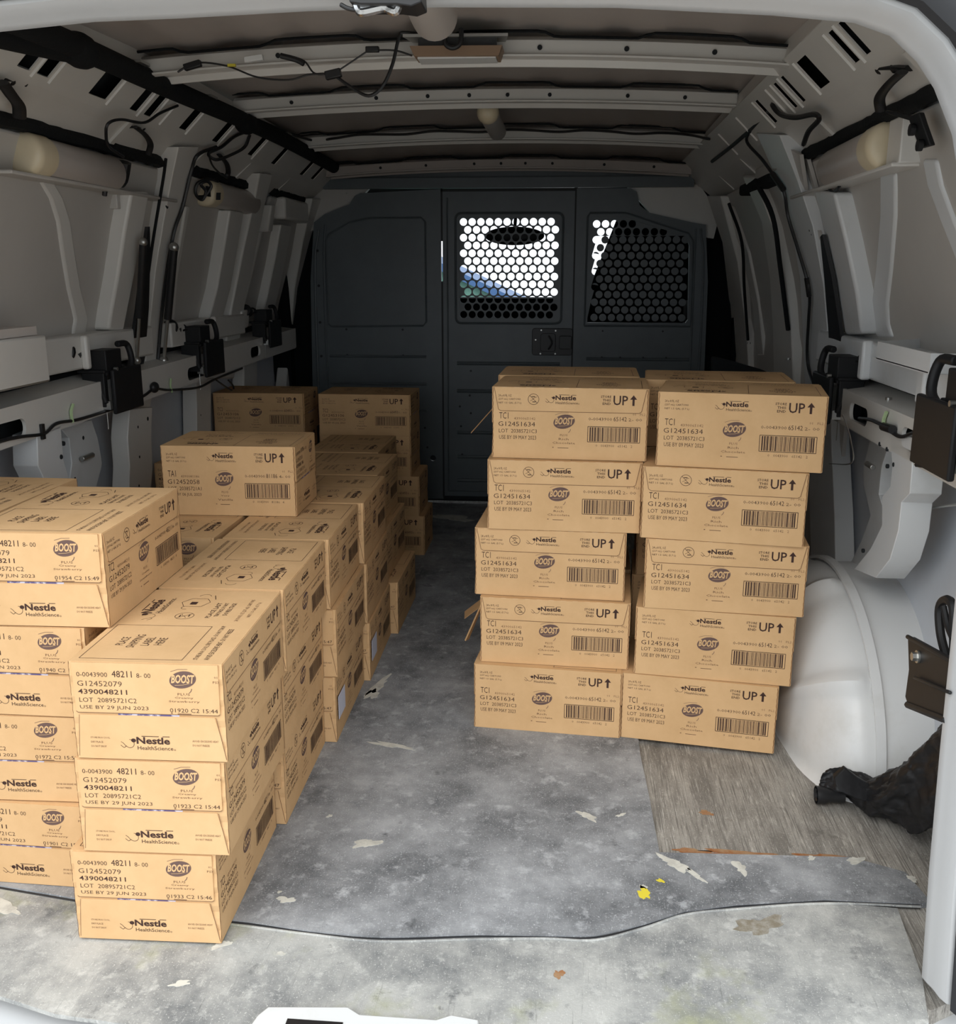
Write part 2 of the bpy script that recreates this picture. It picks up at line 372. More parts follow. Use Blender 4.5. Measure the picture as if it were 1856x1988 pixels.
# belt rails: box section with oval lightening holes, shelf behind
def belt(k, y0, y1, nm):
    dz = lambda y: .03*max(0, y-2.4)/1.2 if k < 0 else .02
    hs = []
    for (a, b) in ((1.93, 2.06), (3.02, 3.17), (3.66, 3.78)) if k < 0 else ((1.86, 1.99), (2.22, 2.36)):
        hs.append(rrect(a, .688, b, .728, .018, 4))
    m = plate([(y0, .668), (y1, .668), (y1, .750), (y0, .750)], hs, lambda y, z: (k*.93, y, z+dz(y)), (k*.008, 0, 0))
    m.strip([(k*.932, y0, .748+dz(y0)), (k*.932, y1, .748+dz(y1))], [(k*1.05, y0, .764+dz(y0)), (k*1.05, y1, .764+dz(y1))], (0, 0, -.006))
    m.strip([(k*.932, y0, .664+dz(y0)), (k*.932, y1, .664+dz(y1))], [(k*1.05, y0, .655+dz(y0)), (k*1.05, y1, .655+dz(y1))], (0, 0, .006))
    m.mi = 1; m.strip([(k*1.0, y0, .66+dz(y0)), (k*1.0, y1, .66+dz(y1))], [(k*1.0, y0, .755+dz(y0)), (k*1.0, y1, .755+dz(y1))], (k*.01, 0, 0))
    m.mi = 2
    for y in (1.97, 2.2, 2.5, 3.2, 3.9): m.cyl((k*.965, y, .752+dz(y)), (k*.965, y, .758+dz(y)), .007)
    m.build(nm, [M_paint, M_void, M_steel], bevel=0, **S_)
belt(-1, 1.42, 4.3, 'trim_28'); belt(1, 1.42, 2.62, 'trim_29')

# vertical braces below the belt
def brace(A, B, nm, x, th=.07, extra=None):
    k = -1 if A[0][0] < 928 else 1; m = MB()
    m.strip([at(*p, 'x', k*x) for p in A], [at(*p, 'x', k*x) for p in B], (k*th, 0, 0))
    if extra: extra(m, k)
    return m.build(nm, [M_paintw, M_void, M_steel], bevel=.006, **S_)
def exR(m, k):
    m.strip([at(*p, 'x', .985) for p in ((1690, 850), (1676, 905), (1676, 940), (1690, 1000), (1672, 1050), (1650, 1095))], [at(*p, 'x', .985) for p in ((1730, 850), (1712, 905), (1706, 960), (1722, 1010), (1702, 1060), (1680, 1110))], (.04, 0, 0))
    m.mi = 1
    for px, py in ((1706, 862), (1720, 872), (1720, 905), (1733, 902), (1673, 1069)):
        c = at(px, py, 'x', .928); m.cyl(c, c+Vector((.006, 0, 0)), .005, seg=10)
    m.mi = 2; c = at(1683, 900, 'x', .93); m.cyl(c, c+Vector((0, -.045, 0)), .006)
brace([(1727, 838), (1732, 905), (1728, 945), (1712, 965), (1712, 1020), (1690, 1065), (1658, 1105)], [(1772, 850), (1770, 915), (1766, 958), (1750, 975), (1744, 1030), (1728, 1085), (1700, 1122)], 'trim_30', .93, .06, exR)
def exL(m, k):
    m.strip([at(*p, 'x', -.985) for p in ((114, 828), (134, 850), (140, 900), (135, 935), (128, 960))], [at(*p, 'x', -.985) for p in ((178, 815), (190, 850), (199, 900), (190, 935), (182, 965))], (-.04, 0, 0))
    m.mi = 1
    for px, py in ((124, 861), (161, 850), (119, 887), (145, 930)):
        c = at(px, py, 'x', -.986 if px > 130 else -.929); m.cyl(c+Vector((.002, 0, 0)), c+Vector((-.006, 0, 0)), .006, seg=10)
    m.mi = 2; c = at(180, 883, 'x', -.975); m.cyl(c, c+Vector((0, -.06, 0)), .007)
brace([(72, 845), (74, 905), (88, 935), (94, 965)], [(118, 825), (124, 895), (133, 925), (140, 965)], 'trim_31', .93, .06, exL)

# wheel housings
def wheelhouse(k, nm):
    m = MB(); rings = []; N = 90; cy = 2.30
    for j in range(40):
        t = j/39; x = .765+.33*t
        r = .445*(1-(1-min(1, t/.42))**2.6)**(1/2.2) if t < .42 else .445
        r = max(r, .03); ring = []
        for i in range(N+1):
            a = PI*i/N; rib = .017*max(0, math.cos(a*9+.3))**7 * max(0, min(1, (t-.02)/.06, (.47-t)/.08))
            ring.append((k*(x-rib*.6), cy-math.cos(a)*(r*1.0+rib), -.004+math.sin(a)*(r*.80+rib)))
        rings.append(ring)
    m.loft(rings, closed=False, caps=False)
    sp = []
    for i in range(N+1):                      # welded flange over the crown
        a = PI*i/N; sp.append((cy-math.cos(a)*.449, math.sin(a)*.359))
    m.loft([[(k*.905, y, z), (k*.905, y, z+.008), (k*.925, y, z+.008), (k*.925, y, z)] for y, z in sp])
    o = m.build(nm, M_wheel, **S_)
wheelhouse(1, 'trim_32'); wheelhouse(-1, 'trim_33')

# rear sill, bumper step and striker
m = MB()
pts = [(-.99, 1.34), (-.8, 1.24), (-.62, 1.175), (-.5, 1.14), (-.3, 1.125), (0, 1.12), (.35, 1.13), (.6, 1.165), (.72, 1.19), (.82, 1.24), (.99, 1.36)]
m.loft([[(x, y, -.03), (x, y-.03, -.045), (x, y-.10, -.05), (x, y-.13, -.09), (x, y-.13, -.25), (x, y+.1, -.25), (x, y+.1, -.03)] for x, y in pts])
m.build('trim_34', M_frame, bevel=.004, **S_)

# ================================================================ floor coverings
def P0(px, py, z=0.0):
    p = at(px, py, 'z', z); return (p.x, p.y)
seam = [P0(*p) for p in ((150, 1762), (300, 1776), (480, 1795), (600, 1813), (740, 1825), (930, 1820), (1060, 1822), (1156, 1822), (1250, 1800), (1330, 1775), (1430, 1762), (1600, 1752), (1785, 1760))]
seam[0] = (-.98, 1.46)
def sheet(outline, z0, z1, name, mt, **kw):
    m = MB(); m.prism([(x, y, z0) for x, y in outline], (0, 0, z1-z0)); return m.build(name, mt, smooth=False, **kw)
def blotch(parent, px, py, rx, ry, ang, mt, name, seed, z=.0062, hgt=.0006):
    rnd = random.Random(seed); cx, cy = P0(px, py); m = MB(); n = 26; P = []
    ph = [rnd.uniform(0, 6.3) for _ in range(5)]
    for i in range(n):
        a = 2*PI*i/n; r = 1+.22*math.sin(2*a+ph[0])+.18*math.sin(3*a+ph[1])+.14*math.sin(5*a+ph[2])+.12*math.sin(7*a+ph[3])+rnd.uniform(-.12, .12)
        x = rx*r*math.cos(a); y = ry*r*math.sin(a); P.append((cx+x*math.cos(ang)-y*math.sin(ang), cy+x*math.sin(ang)+y*math.cos(ang), z))
    m.prism(P, (0, 0, hgt)); return m.build(name, mt, parent, smooth=False)
mat1 = thing('rubber_mat', 'scuffed dark blue grey rubber mat covering the cargo floor down the middle', 'floor mat', (0, 3, 0))
out = seam+[(.90, 1.515), (.885, 1.60), (.80, 1.638), P0(1280, 1660), (.452, 1.75), P0(1262, 1560), (.446, 2.0), (.45, 2.3), (.452, 4.36), (-.98, 4.36)]
m = MB(); m.prism([(x, y, -.004) for x, y in out], (0, 0, .010)); m.build('mat_sheet', M_mat, mat1, smooth=False)
for i, (px, py, rx, ry, a, mt) in enumerate([(1310, 1683, .030, .012, -.6, M_wsplat), (1350, 1705, .020, .006, -.9, M_wsplat), (1436, 1690, .010, .02, .2, M_wsplat), (1250, 1740, .010, .016, .3, M_ysplat), (1282, 1716, .006, .005, 0, M_ysplat), (1249, 1728, .006, .006, 0, M_wsplat),
        (760, 1452, .055, .008, -.25, M_wsplat), (712, 1643, .022, .014, .4, M_wsplat), (555, 1753, .017, .007, .1, M_wsplat), (880, 1008, .09, .045, -.6, M_wsplat), (735, 1335, .012, .06, -.3, M_wsplat), (722, 1352, .014, .03, 0, M_wsplat), (1660, 1676, .016, .010, 0, M_wsplat), (1770, 1712, .008, .008, 0, M_wsplat), (543, 1738, .004, .003, 0, M_wsplat), (1205, 1588, .010, .004, .5, M_wsplat), (1575, 1672, .007, .006, .5, M_wsplat), (640, 1590, .006, .004, .5, M_wsplat), (1140, 1590, .01, .02, .7, M_wsplat)]):
    blotch(mat1, px, py, rx, ry, a, mt, 'paint_stain', 40+i)
mat2 = thing('sill_mat', 'pale worn mat across the rear door sill in front of the seam', 'floor mat', (0, 1.25, 0))
edge = [(-.98, 1.36), (-.8, 1.25), (-.65, 1.19), (-.549, 1.165), (-.45, 1.138), (-.30, 1.125), (0, 1.12), (.35, 1.13), (.6, 1.165), (.72, 1.19), (.80, 1.235), P0(1712, 1940), P0(1760, 1830), P0(1745, 1762)]
m = MB(); s2 = [(x, y-.004) for x, y in seam if x < .82]
m.prism([(x, y, -.004) for x, y in edge[:11]+[P0(1790, 1900), P0(1765, 1830), P0(1742, 1766)]+s2[::-1][0:]], (0, 0, .007)); m.build('mat_sheet', M_sill, mat2, smooth=False)
for i, (px, py, rx, ry, a, mt) in enumerate([(1475, 1800, .035, .022, .3, M_stain), (1085, 1895, .008, .008, .3, M_rust), (545, 1855, .006, .005, .3, M_wsplat), (352, 1913, .014, .006, .2, M_wsplat), (12, 1765, .03, .012, -.4, M_wsplat), (430, 1838, .02, .006, .6, M_wsplat)]):
    blotch(mat2, px, py, rx, ry, a, mt, 'stain', 90+i, z=.0032)
# pale frayed edge, and a dark strip added as the seam's shadow line
m = MB(); m.tube([(x, y-.007+.002*math.sin(x*31), .0035) for x, y in seam[1:]], .0022, 6); m.build('frayed_edge', M_sill, mat2)
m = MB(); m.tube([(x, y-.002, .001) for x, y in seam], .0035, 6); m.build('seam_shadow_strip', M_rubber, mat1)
# rust line along the edge of the bare floor
rs = thing('rust_patch', 'orange rust streak on the bare floor along the edge of the dark mat strip', 'rust', (.62, 1.65, 0))
for i, (px, py, rx, ry) in enumerate([(1440, 1653, .075, .007), (1600, 1660, .045, .009), (1345, 1649, .03, .008), (1370, 1575, .012, .009)]):
    blotch(rs, px, py, rx, ry, 0, M_rust, 'rust_stain', 130+i, z=-.0036)
st = thing('striker_plate', 'pale metal door striker plate on the rear sill edge', 'striker plate', (0, 1.12, 0))
m = MB(); m.prism([(x, y, .002) for x, y in ((-.155, 1.15), (-.145, 1.168), (-.03, 1.178), (-.01, 1.165), (.10, 1.165), (.12, 1.176), (.160, 1.17), (.165, 1.10), (-.165, 1.10))], (0, 0, .012)); m.build('plate', M_paintw, st, bevel=.002)
m = MB(); m.bx(-.11, -.03, 1.118, 1.146, .0135, .0155); m.build('latch_slot', M_black, st)

# ================================================================ partition
YP = 4.38
def fp(x, z, dy=0): return (x, YP+dy, z)
part = thing('cargo_partition', 'dark grey steel partition wall between cargo area and cab', 'partition', (0, YP, 0))
def rows(poly_in, x0, z0, nx, nz, p, r):
    H = []
    for j in range(nz):
        for i in range(nx+1):
            cx = x0+i*p+(p/2 if j % 2 else 0); cz = z0-j*p*.866
            if poly_in(cx, cz): H.append(circ(cx, cz, r, 18))
    return H
# left fixed panel
Lo = [(-.29, .02), (-.29, 1.385), (-.64, 1.371), (-.665, 1.36), (-.69, 1.325), (-.72, 1.315), (-.80, 1.285), (-.85, 1.25), (-.875, 1.0), (-.885, .5), (-.885, .02)]
pl = plate(Lo, [circ(-.335, .21, .014, 14)], fp, (0, .015, 0)).build('left_panel', M_part, part, smooth=False)
def emb(loop, parent, r=.005, mt=M_part, nm='pressed_rim'):
    m = MB(); P = [Vector(fp(x, z, -.001)) for x, z in loop]; P.append(P[0]); m.tube(P, r, 6, smooth=False); return m.build(nm, mt, parent)
emb([(-.80, .815), (-.80, 1.17), (-.785, 1.20), (-.69, 1.25), (-.60, 1.268), (-.375, 1.268), (-.358, 1.25), (-.358, .825), (-.372, .808), (-.785, .802)], part)
m = MB()
def rib(m, x0, x1, z, h=.012):
    m.tube([fp(x0, z, 0), fp(x1, z, 0)], h/2, 8, smooth=False)
for z in (.671, .548, .43): rib(m, -.80, -.36, z)
m.tube([fp(-.857, .1, 0), fp(-.855, 1.0, 0), fp(-.83, 1.22, 0)], .006, 8); m.tube([fp(-.815, .1, 0), fp(-.813, 1.0, 0), fp(-.80, 1.24, 0)], .005, 8)
parts(m, 'panel_rib', M_part, part)
m = MB()
for x, z in ((-.72, .79), (-.465, .79), (-.72, .676), (-.465, .676), (-.37, .35), (-.36, .26)): m.cyl(fp(x, z, -.001), fp(x, z, .003), .005, seg=10)
for z in (1.13, .98, .82, .67): m.cyl(fp(-.838, z, -.004), fp(-.838, z, .002), .006, seg=10)
parts(m, 'rivet', M_partdk, part)
# door
dr = MB()
WD = (-.212, .836, .222, 1.270)
H = rows(lambda x, z: WD[0]+.012 < x < WD[2]-.012 and WD[1]+.014 < z < WD[3]-.012, -.192, 1.250, 11, 13, .0378, .0160)
dp = plate([(-.283, .035), (.286, .035), (.286, 1.375), (-.283, 1.375)], [rrect(*WD[:2], *WD[2:], .02, 4)], fp, (0, .02, 0)); door = dp.build('partition_door', M_part, part, smooth=False)
plate(rrect(WD[0]-.004, WD[1]-.004, WD[2]+.004, WD[3]+.004, .02, 4), H, lambda x, z: fp(x, z, .004), (0, .003, 0)).build('perforated_window_screen', M_part, part, smooth=False)
emb(rrect(-.226, .820, .238, 1.286, .025, 5), part, .006)
m = MB()
for py in (706, 760, 841, 888, 934):
    z = at(985, py, 'y', YP).z; rib(m, -.222, .236, z, .016)
m.tube([fp(-.262, .06, 0), fp(-.262, 1.35, 0)], .004, 6); m.tube([fp(-.262, .06, 0), fp(.265, .06, 0)], .004, 6, smooth=False)
parts(m, 'door_rib', M_part, part)
m = MB(); 
for x, z in ((-.16, .61), (-.165, .50), (-.21, .45), (-.16, .42), (-.205, .36), (-.20, .23), (-.10, .33), (.0, .33), (.07, .62)): m.cyl(fp(x, z, -.001), fp(x, z, .002), .005, seg=10)
m.bx(.283, .297, YP+.001, YP+.003, .03, 1.39); m.bx(-.290, -.282, YP-.001, YP+.002, .03, 1.0); m.bx(-.290, -.282, YP-.001, YP+.002, 1.17, 1.39)
m.bx(-.29, .29, YP-.001, YP+.002, 1.375, 1.385)
parts(m, 'door_hole', M_partdk, part)
m = MB(); m.prism([fp(x, z, -.012) for x, z in rrect(.112, .683, .29, .80, .012, 3)], (0, .012, 0)); hb = m.build('latch_plate', M_black, part, bevel=.002)
m = MB(); m.prism([fp(x, z, -.022) for x, z in rrect(.15, .70, .215, .778, .01, 3)], (0, .012, 0)); m.prism([fp(x, z, -.03) for x, z in rrect(.232, .712, .285, .768, .006, 3)], (0, .02, 0)); m.tube([fp(.185, .71, -.03), fp(.20, .74, -.035), fp(.185, .77, -.03)], .004, 8)
m.build('latch_handle', M_black, hb, bevel=.002) if False else m.build('latch_handle', M_black, part, bevel=.002)
m = MB()
for x, z in ((.152, .792), (.215, .79), (.15, .69), (.215, .69), (.128, .75)): m.cyl(fp(x, z, -.0135), fp(x, z, -.011), .0035, seg=10)
parts(m, 'latch_screw', M_steel, part)
# right fixed panel with trapezoid perforated window
WR = [(.352, .826), (.775, .826), (.785, .84), (.775, 1.15), (.76, 1.19), (.49, 1.268), (.366, 1.268), (.355, 1.25)]
def inR(x, z): return .368 < x < .768 and .845 < z < min(1.25, 1.262-(x-.48)*.27) and x < .775-.05*max(0, z-1.0)
Ro = [(.293, .02), (.293, 1.385), (.52, 1.385), (.545, 1.37), (.56, 1.315), (.60, 1.285), (.78, 1.245), (.84, 1.235), (.862, 1.0), (.87, .5), (.87, .02)]
plate(Ro, [WR], fp, (0, .015, 0)).build('right_panel', M_part, part, smooth=False)
WR2 = [(x+(.004 if x > .5 else -.004), z+(.004 if z > 1 else -.004)) for x, z in WR]
H = rows(inR, .3808, 1.240, 11, 13, .0378, .0158)
plate(WR2, H, lambda x, z: fp(x, z, .004), (0, .003, 0)).build('perforated_side_screen', M_part, part, smooth=False)
emb([(.340, .812), (.795, .812), (.80, .84), (.79, 1.17), (.77, 1.20), (.50, 1.285), (.352, 1.285), (.342, 1.27)], part, .005)
m = MB(); rib(m, .352, .80, .668, .014); rib(m, .352, .80, .54, .014)
m.tube([fp(.845, .1, 0), fp(.842, 1.0, 0), fp(.82, 1.22, 0)], .005, 8); m.tube([fp(.812, .1, 0), fp(.80, 1.22, 0)], .004, 8)
parts(m, 'panel_rib', M_part, part)
m = MB()
for x, z in ((.42, .79), (.68, .79), (.42, .676), (.50, .676), (.60, .676), (.70, .676)): m.cyl(fp(x, z, -.006), fp(x, z, .003), .004, seg=10)
parts(m, 'rivet', M_partdk, part)
# header above the partition and lighter body corners
m = MB(); m.bx(-.80, .78, YP-.02, YP+.01, 1.388, 1.43); m.mi = 1
m.cyl((-.70, YP-.022, 1.37), (-.70, YP-.012, 1.37), .004); m.build('header_rail', [M_part, M_steel], part, smooth=False)
m = MB(); m.prism([fp(x, z, .03) for x, z in ((.50, 1.40), (.80, 1.41), (.90, 1.28), (.88, 1.18), (.80, 1.19), (.62, 1.27))], (0, .03, 0)); m.build('trim_40', M_paint, **S_)
m = MB(); m.prism([fp(x, z, .03) for x, z in ((-.60, 1.40), (-.80, 1.41), (-.92, 1.30), (-.90, 1.2), (-.80, 1.25), (-.68, 1.32))], (0, .03, 0)); m.build('trim_41', M_skin, **S_)
for k, nm in ((-1, 'trim_42'), (1, 'trim_43')):
    m = MB(); m.bx(k*.80, k*1.06, YP+.062, YP+.09, 0, 1.45); m.bx(k*.98, k*1.14, YP+.0, YP+.11, -.05, 1.3); m.build(nm, M_cab, **S_)
m = MB(); m.bx(-1.0, 1.0, YP+.03, YP+.08, 1.40, 1.60); m.build('trim_44', M_part, **S_)

# ---------------------------------------------------------------- cab beyond the screens
m = MB()   # bulk of the cab: floor pan, dash wall, roof lining and unseen side shells, closed up to keep sky light out
m.bx(-1.0, 1.0, 4.45, 6.3, -.05, 0); m.bx(-1.0, -.97, 4.45, 6.2, 0, 1.45); m.bx(.97, 1.0, 4.45, 6.2, 0, 1.45); m.bx(-.95, .95, 6.0, 6.3, 0, .885)
m.bx(-1.0, 1.0, 4.45, 5.90, 1.42, 1.45)
m.build('wall_front', M_cab, **S_)
m = MB(); m.prism([(.565, 5.9, 1.43), (.54, 5.9, 1.34), (.40, 5.9, .97), (.36, 5.9, .88), (1.0, 5.9, .88), (1.0, 5.9, 1.43)], (0, .1, 0)); m.build('trim_45', M_cab, **S_)
m = MB(); m.prism([(-1.0, 5.9, .88), (-.85, 5.9, .88), (-.75, 5.9, 1.43), (-1, 5.9, 1.43)], (0, .1, 0)); m.build('trim_46', M_cab, **S_)
gm = bpy.data.materials.new('windscreen_glass'); gm.use_nodes = True; nt = gm.node_tree; nt.nodes.clear()
oo = nt.nodes.new('ShaderNodeOutputMaterial'); mxs = nt.nodes.new('ShaderNodeMixShader'); tr = nt.nodes.new('ShaderNodeBsdfTransparent'); gl = nt.nodes.new('ShaderNodeBsdfGlossy'); gl.inputs['Roughness'].default_value = .02; mxs.inputs[0].default_value = .05
nt.links.new(tr.outputs[0], mxs.inputs[1]); nt.links.new(gl.outputs[0], mxs.inputs[2]); nt.links.new(mxs.outputs[0], oo.inputs[0])
m = MB(); m.prism([(-.95, 6.25, .86), (.95, 6.25, .86), (.80, 5.80, 1.43), (-.80, 5.80, 1.43)], (0, .005, .004)); m.build('window_1', gm, smooth=False, **S_)
mir = thing('rear_view_mirror', 'dark rear view mirror hanging at the top of the windscreen', 'mirror', (-.03, 5.6, 1.28))
m = MB(); m.ball((-.035, 5.6, 1.232), (.165, .03, .05), 28, 14); m.build('mirror_housing', M_black, mir)
m = MB(); m.cyl((-.035, 5.61, 1.26), (-.035, 5.80, 1.42), .01); m.build('mirror_stem', M_black, mir)
bl = thing('garden_building', 'low green building with a sloping blue roof edge seen through the windscreen', 'building', (-1.6, 13, -.72))
m = MB(); m.prism([(-4.2, 12.2, -.72), (-.2, 12.2, -.72), (-.2, 12.2, .60), (-1.0, 12.2, .96), (-4.2, 12.2, 2.4)], (0, 1.5, 0)); m.build('green_wall', M_leafy, bl)
m = MB(); m.prism([(-4.3, 12.1, 2.40), (-.1, 12.1, .515), (-.1, 12.1, .60), (-4.3, 12.1, 2.53)], (0, 1.8, 0)); m.build('blue_roof_edge', M_blue, bl)

# ================================================================ side hatches
def V(*a): return Vector(a)
def qstrip(m, A, B, off, dep):
    k = -1 if A[0][0] < 928 else 1
    m.strip([on(*p, QS, off) for p in A], [on(*p, QS, off) for p in B], (k*dep, 0, 0))
def qline(pts, off): return [on(*p, QS, off) for p in pts]
def hatch(k, y0, y1, label, zb=.79):
    t = thing('side_hatch', label, 'hatch', (k*.95, (y0+y1)/2, zb))
    zz = [zb, .84, .90, 1.0, 1.1, 1.2, 1.27, 1.325]
    m = MB(); m.strip([(k*(itp(QS, z)-.008), y0, z) for z in zz], [(k*(itp(QS, z)-.008), y1, z) for z in zz], (k*.02, 0, 0)); m.build('hatch_panel', M_skin, t, bevel=.01)
    return t
def topseal(t, k, y0, y1):
    m = MB(); n = 40; rnd = random.Random(3)
    m.tube([(k*(.872+.004*rnd.random()), y0+(y1-y0)*i/n, 1.338+.004*rnd.random()) for i in range(n+1)], .017, 7, smooth=False)
    for yy, dz in ((y1, 1), ): m.tube([(k*.893, yy, 1.333), (k*.91, yy+.015*dz, 1.30), (k*.96, yy+.02*dz, 1.13), (k*1.02, yy+.02*dz, .95), (k*1.04, yy+.015*dz, .80)], .006, 6)
    m.build('top_seal', M_blackr, t)
def domet(t, k, y0, y1, z, x, r=.043, cap=M_cream, lamp=False):
    m = MB(); rr = []
    m.tube([(k*x, y0+.05, z), (k*x, y1-.02, z-.004), (k*(x+.02), y1, z-.008)], r*.98, 24, smooth=False); m.build('tube_housing', M_tubew, t)
    m = MB(); m.tube([(k*x, y0+r*(1-math.cos(a))*.5, z) for a in [PI/2*i/10 for i in range(11)]]+[(k*x, y0+.075, z)], (lambda u: r*1.02*math.sqrt(max(.0, 1-(1-min(1, u*11/10.2))**2))+.001), 28, smooth=False)
    m.build('end_cap', cap, t)
def gasstrut(t, k, a, b, r=.009):
    a = V(*a); b = V(*b); m = MB(); mid = a+(b-a)*.62; m.cyl(a, mid, r, seg=12); m.build('strut_tube', M_black, t)
    m = MB(); m.cyl(mid, b, r*.45, seg=10); m.ball(a, r*1.2, 10, 6); m.ball(b, r*1.2, 10, 6); parts(m, 'strut_rod', M_steel, t)
def latch(k, y, z, label, grp='black hatch latches on the side belt rails', s=1.0, x=.90):
    t = thing('hatch_latch', label, 'latch', (k*x, y, z-.10), grp)
    X = lambda d: k*(x+d*s)
    m = MB(); m.bx(X(0), X(.012), y-.055*s, y+.115*s, z-.120*s, z-.005*s); m.build('cover_plate', M_blackm, t, bevel=.004)
    m = MB(); m.bx(X(.015), X(.07), y-.06*s, y+.03*s, z-.02*s, z+.045*s); m.bx(X(.015), X(.09), y-.075*s, y+.05*s, z-.012*s, z-.004*s); m.bx(X(.02), X(.08), y-.07*s, y-.05*s, z-.10*s, z-.01*s)
    for q in range(5): m.cyl((X(.02+.012*q), y-.07*s+.02*q, z-.09*s+.012*q), (X(.05), y-.055*s+.012*q, z-.02*s-.006*q), .007*s, seg=8)
    m.tube([(X(.02), y+.03*s, z-.03*s), (X(.01), y+.075*s, z+.0*s), (X(.02), y+.08*s, z+.05*s), (X(.03), y+.04*s, z+.055*s)], .009*s, 8)
    m.build('latch_body', M_blackm, t, bevel=.003)
    m = MB(); m.tube([(X(.06), y-.03*s, z+.03*s), (X(.07), y-.07*s, z+.052*s), (X(.09), y-.095*s, z+.045*s)], .0035*s, 8); m.tube([(X(.05), y-.02*s, z+.025*s), (X(.055), y-.05*s, z+.035*s), (X(.075), y-.09*s, z+.03*s)], .0035*s, 8); m.build('pull_loop', M_black, t)
    m = MB(); m.cyl((X(.085), y-.09*s, z+.035*s), (X(.085), y-.125*s, z+.045*s), .022*s, .018*s, 14); m.cyl((X(.085), y-.125*s, z+.045*s), (X(.085), y-.135*s, z+.048*s), .026*s, .024*s, 14); m.build('knob', M_black, t, bevel=.002)
    m = MB(); m.box((X(.02), y-.062*s, z-.095*s), (.02*s, .012*s, .022*s)); m.cyl((X(.01), y-.03*s, z-.004), (X(.0), y-.03*s, z-.004), .005*s, seg=8); m.tube([(X(.03), y-.05*s, z-.10*s), (X(.03), y-.05*s, z-.16*s)], .0012, 6); parts(m, 'steel_bolt', M_steel, t)
    return t

# --- rear left hatch
hl = hatch(-1, 1.74, 2.87, 'rear left side hatch with Y shaped pressing and cream capped tube')
m = MB()
c = [(88, 345), (112, 385), (126, 430), (136, 500), (146, 560), (160, 620), (154, 655)]
m.strip([on(x-13, y, QS, .014) for x, y in c], [on(x+13, y, QS, .014) for x, y in c], (-.02, 0, 0))
qstrip(m, [(257, 372), (243, 450), (231, 530), (218, 600), (212, 640)], [(291, 372), (277, 450), (263, 530), (249, 600), (240, 646)], .05, .06)
qstrip(m, [(250, 372), (236, 450), (222, 530), (205, 600), (196, 640)], [(258, 372), (244, 450), (232, 530), (219, 600), (213, 640)], .022, .03)
parts(m, 'pressed_brace', M_paint, hl, bevel=.008, seg=3)
m = MB(); zz = [.885, .80]
m.strip([(-.965, 1.74, z) for z in zz], [(-.965, 2.86, z) for z in zz], (-.07, 0, 0))
m.box((-.958, 2.42, .842), (.02, .022, .085)); m.box((-.958, 1.98, .842), (.02, .022, .085))
m.build('lower_ledge', M_paint, hl, bevel=.006)
m = MB(); a = [at(*p, 'x', -.93) for p in ((-60, 652), (-60, 752))]
m.bx(-.965, -.90, 1.76, 2.13, .80, .905); m.bx(-.965, -.90, 1.76, 2.13, .80, .81); m.build('storage_bin', M_paint, hl, bevel=.008)
m = MB(); m.bx(-.955, -.91, 1.77, 2.11, .906, .925); m.build('bin_rim', M_tubew, hl)
m = MB(); m.bx(-1.0, -.86, 1.99, 2.86, 1.235, 1.243); m.bx(-.93, -.90, 2.55, 2.57, 1.20, 1.32); parts(m, 'tube_tray', M_skin, hl, bevel=.003)
m = MB(); m.tube([on(x, y, PQ, .006) for x, y in ((322, 308), (318, 340), (308, 400), (295, 480), (284, 560), (272, 640), (262, 700))], .0045, 6); m.build('end_seal', M_blackr, hl)
topseal(hl, -1, 1.6, 2.86); domet(hl, -1, 2.07, 2.50, 1.283, .882)
m = MB(); p = qline([(243, 315), (240, 335), (236, 350), (232, 352)], .04); m.tube(p, .016, 8); m.tube(qline([(207, 358), (204, 370), (203, 380)], .035), .006, 6); parts(m, 'black_clip', M_black, hl)
m = MB(); m.tube([(-1.035, 1.74, .775), (-1.035, 2.5, .775), (-1.03, 2.88, .778)], .014, 8, smooth=False); m.build('bottom_seal', M_blackr, hl)
gasstrut(hl, -1, tuple(on(278, 470, PQ, .03)), tuple(on(266, 700, PQ, .03)), .010)
m = MB(); A = [on(x, y, PQ, .015) for x, y in ((288, 440), (280, 500), (268, 600), (255, 690), (248, 730))]; B = [on(x, y, PQ, .015) for x, y in ((291, 440), (292, 500), (289, 600), (282, 690), (275, 730))]; m.strip(A, B, (-.01, 0, 0)); m.build('side_channel', M_black, hl)

# --- middle left hatch
hm = hatch(-1, 3.02, 3.72, 'middle left side hatch with cut cream tube cap and dangling wire coil')
m = MB()
qstrip(m, [(448, 408), (436, 480), (422, 560), (406, 622)], [(474, 412), (462, 480), (448, 560), (430, 628)], .05, .06)
qstrip(m, [(362, 400), (350, 470), (338, 540), (330, 640)], [(370, 400), (358, 470), (346, 540), (338, 640)], .03, .04)
qstrip(m, [(432, 408), (424, 480), (410, 560), (394, 622)], [(448, 408), (436, 480), (422, 560), (406, 622)], .022, .03)
parts(m, 'pressed_brace', M_paint, hm, bevel=.006)
m = MB(); m.strip([(-.965, 3.0, .885), (-.965, 3.0, .81)], [(-.965, 3.72, .885), (-.965, 3.72, .81)], (-.07, 0, 0)); m.box((-.958, 3.36, .85), (.02, .022, .08)); m.build('lower_ledge', M_paint, hm, bevel=.006)
topseal(hm, -1, 2.98, 3.66); domet(hm, -1, 3.13, 3.62, 1.285, .885, .042)
m = MB(); m.box((-.862, 3.12, 1.285), (.006, .03, .03)); m.prism([at(x, y, 'y', 3.12) for x, y in ((420, 374), (428, 374), (427, 388), (419, 388))], (0, .004, 0)); m.build('cap_cutout', M_void, hm)
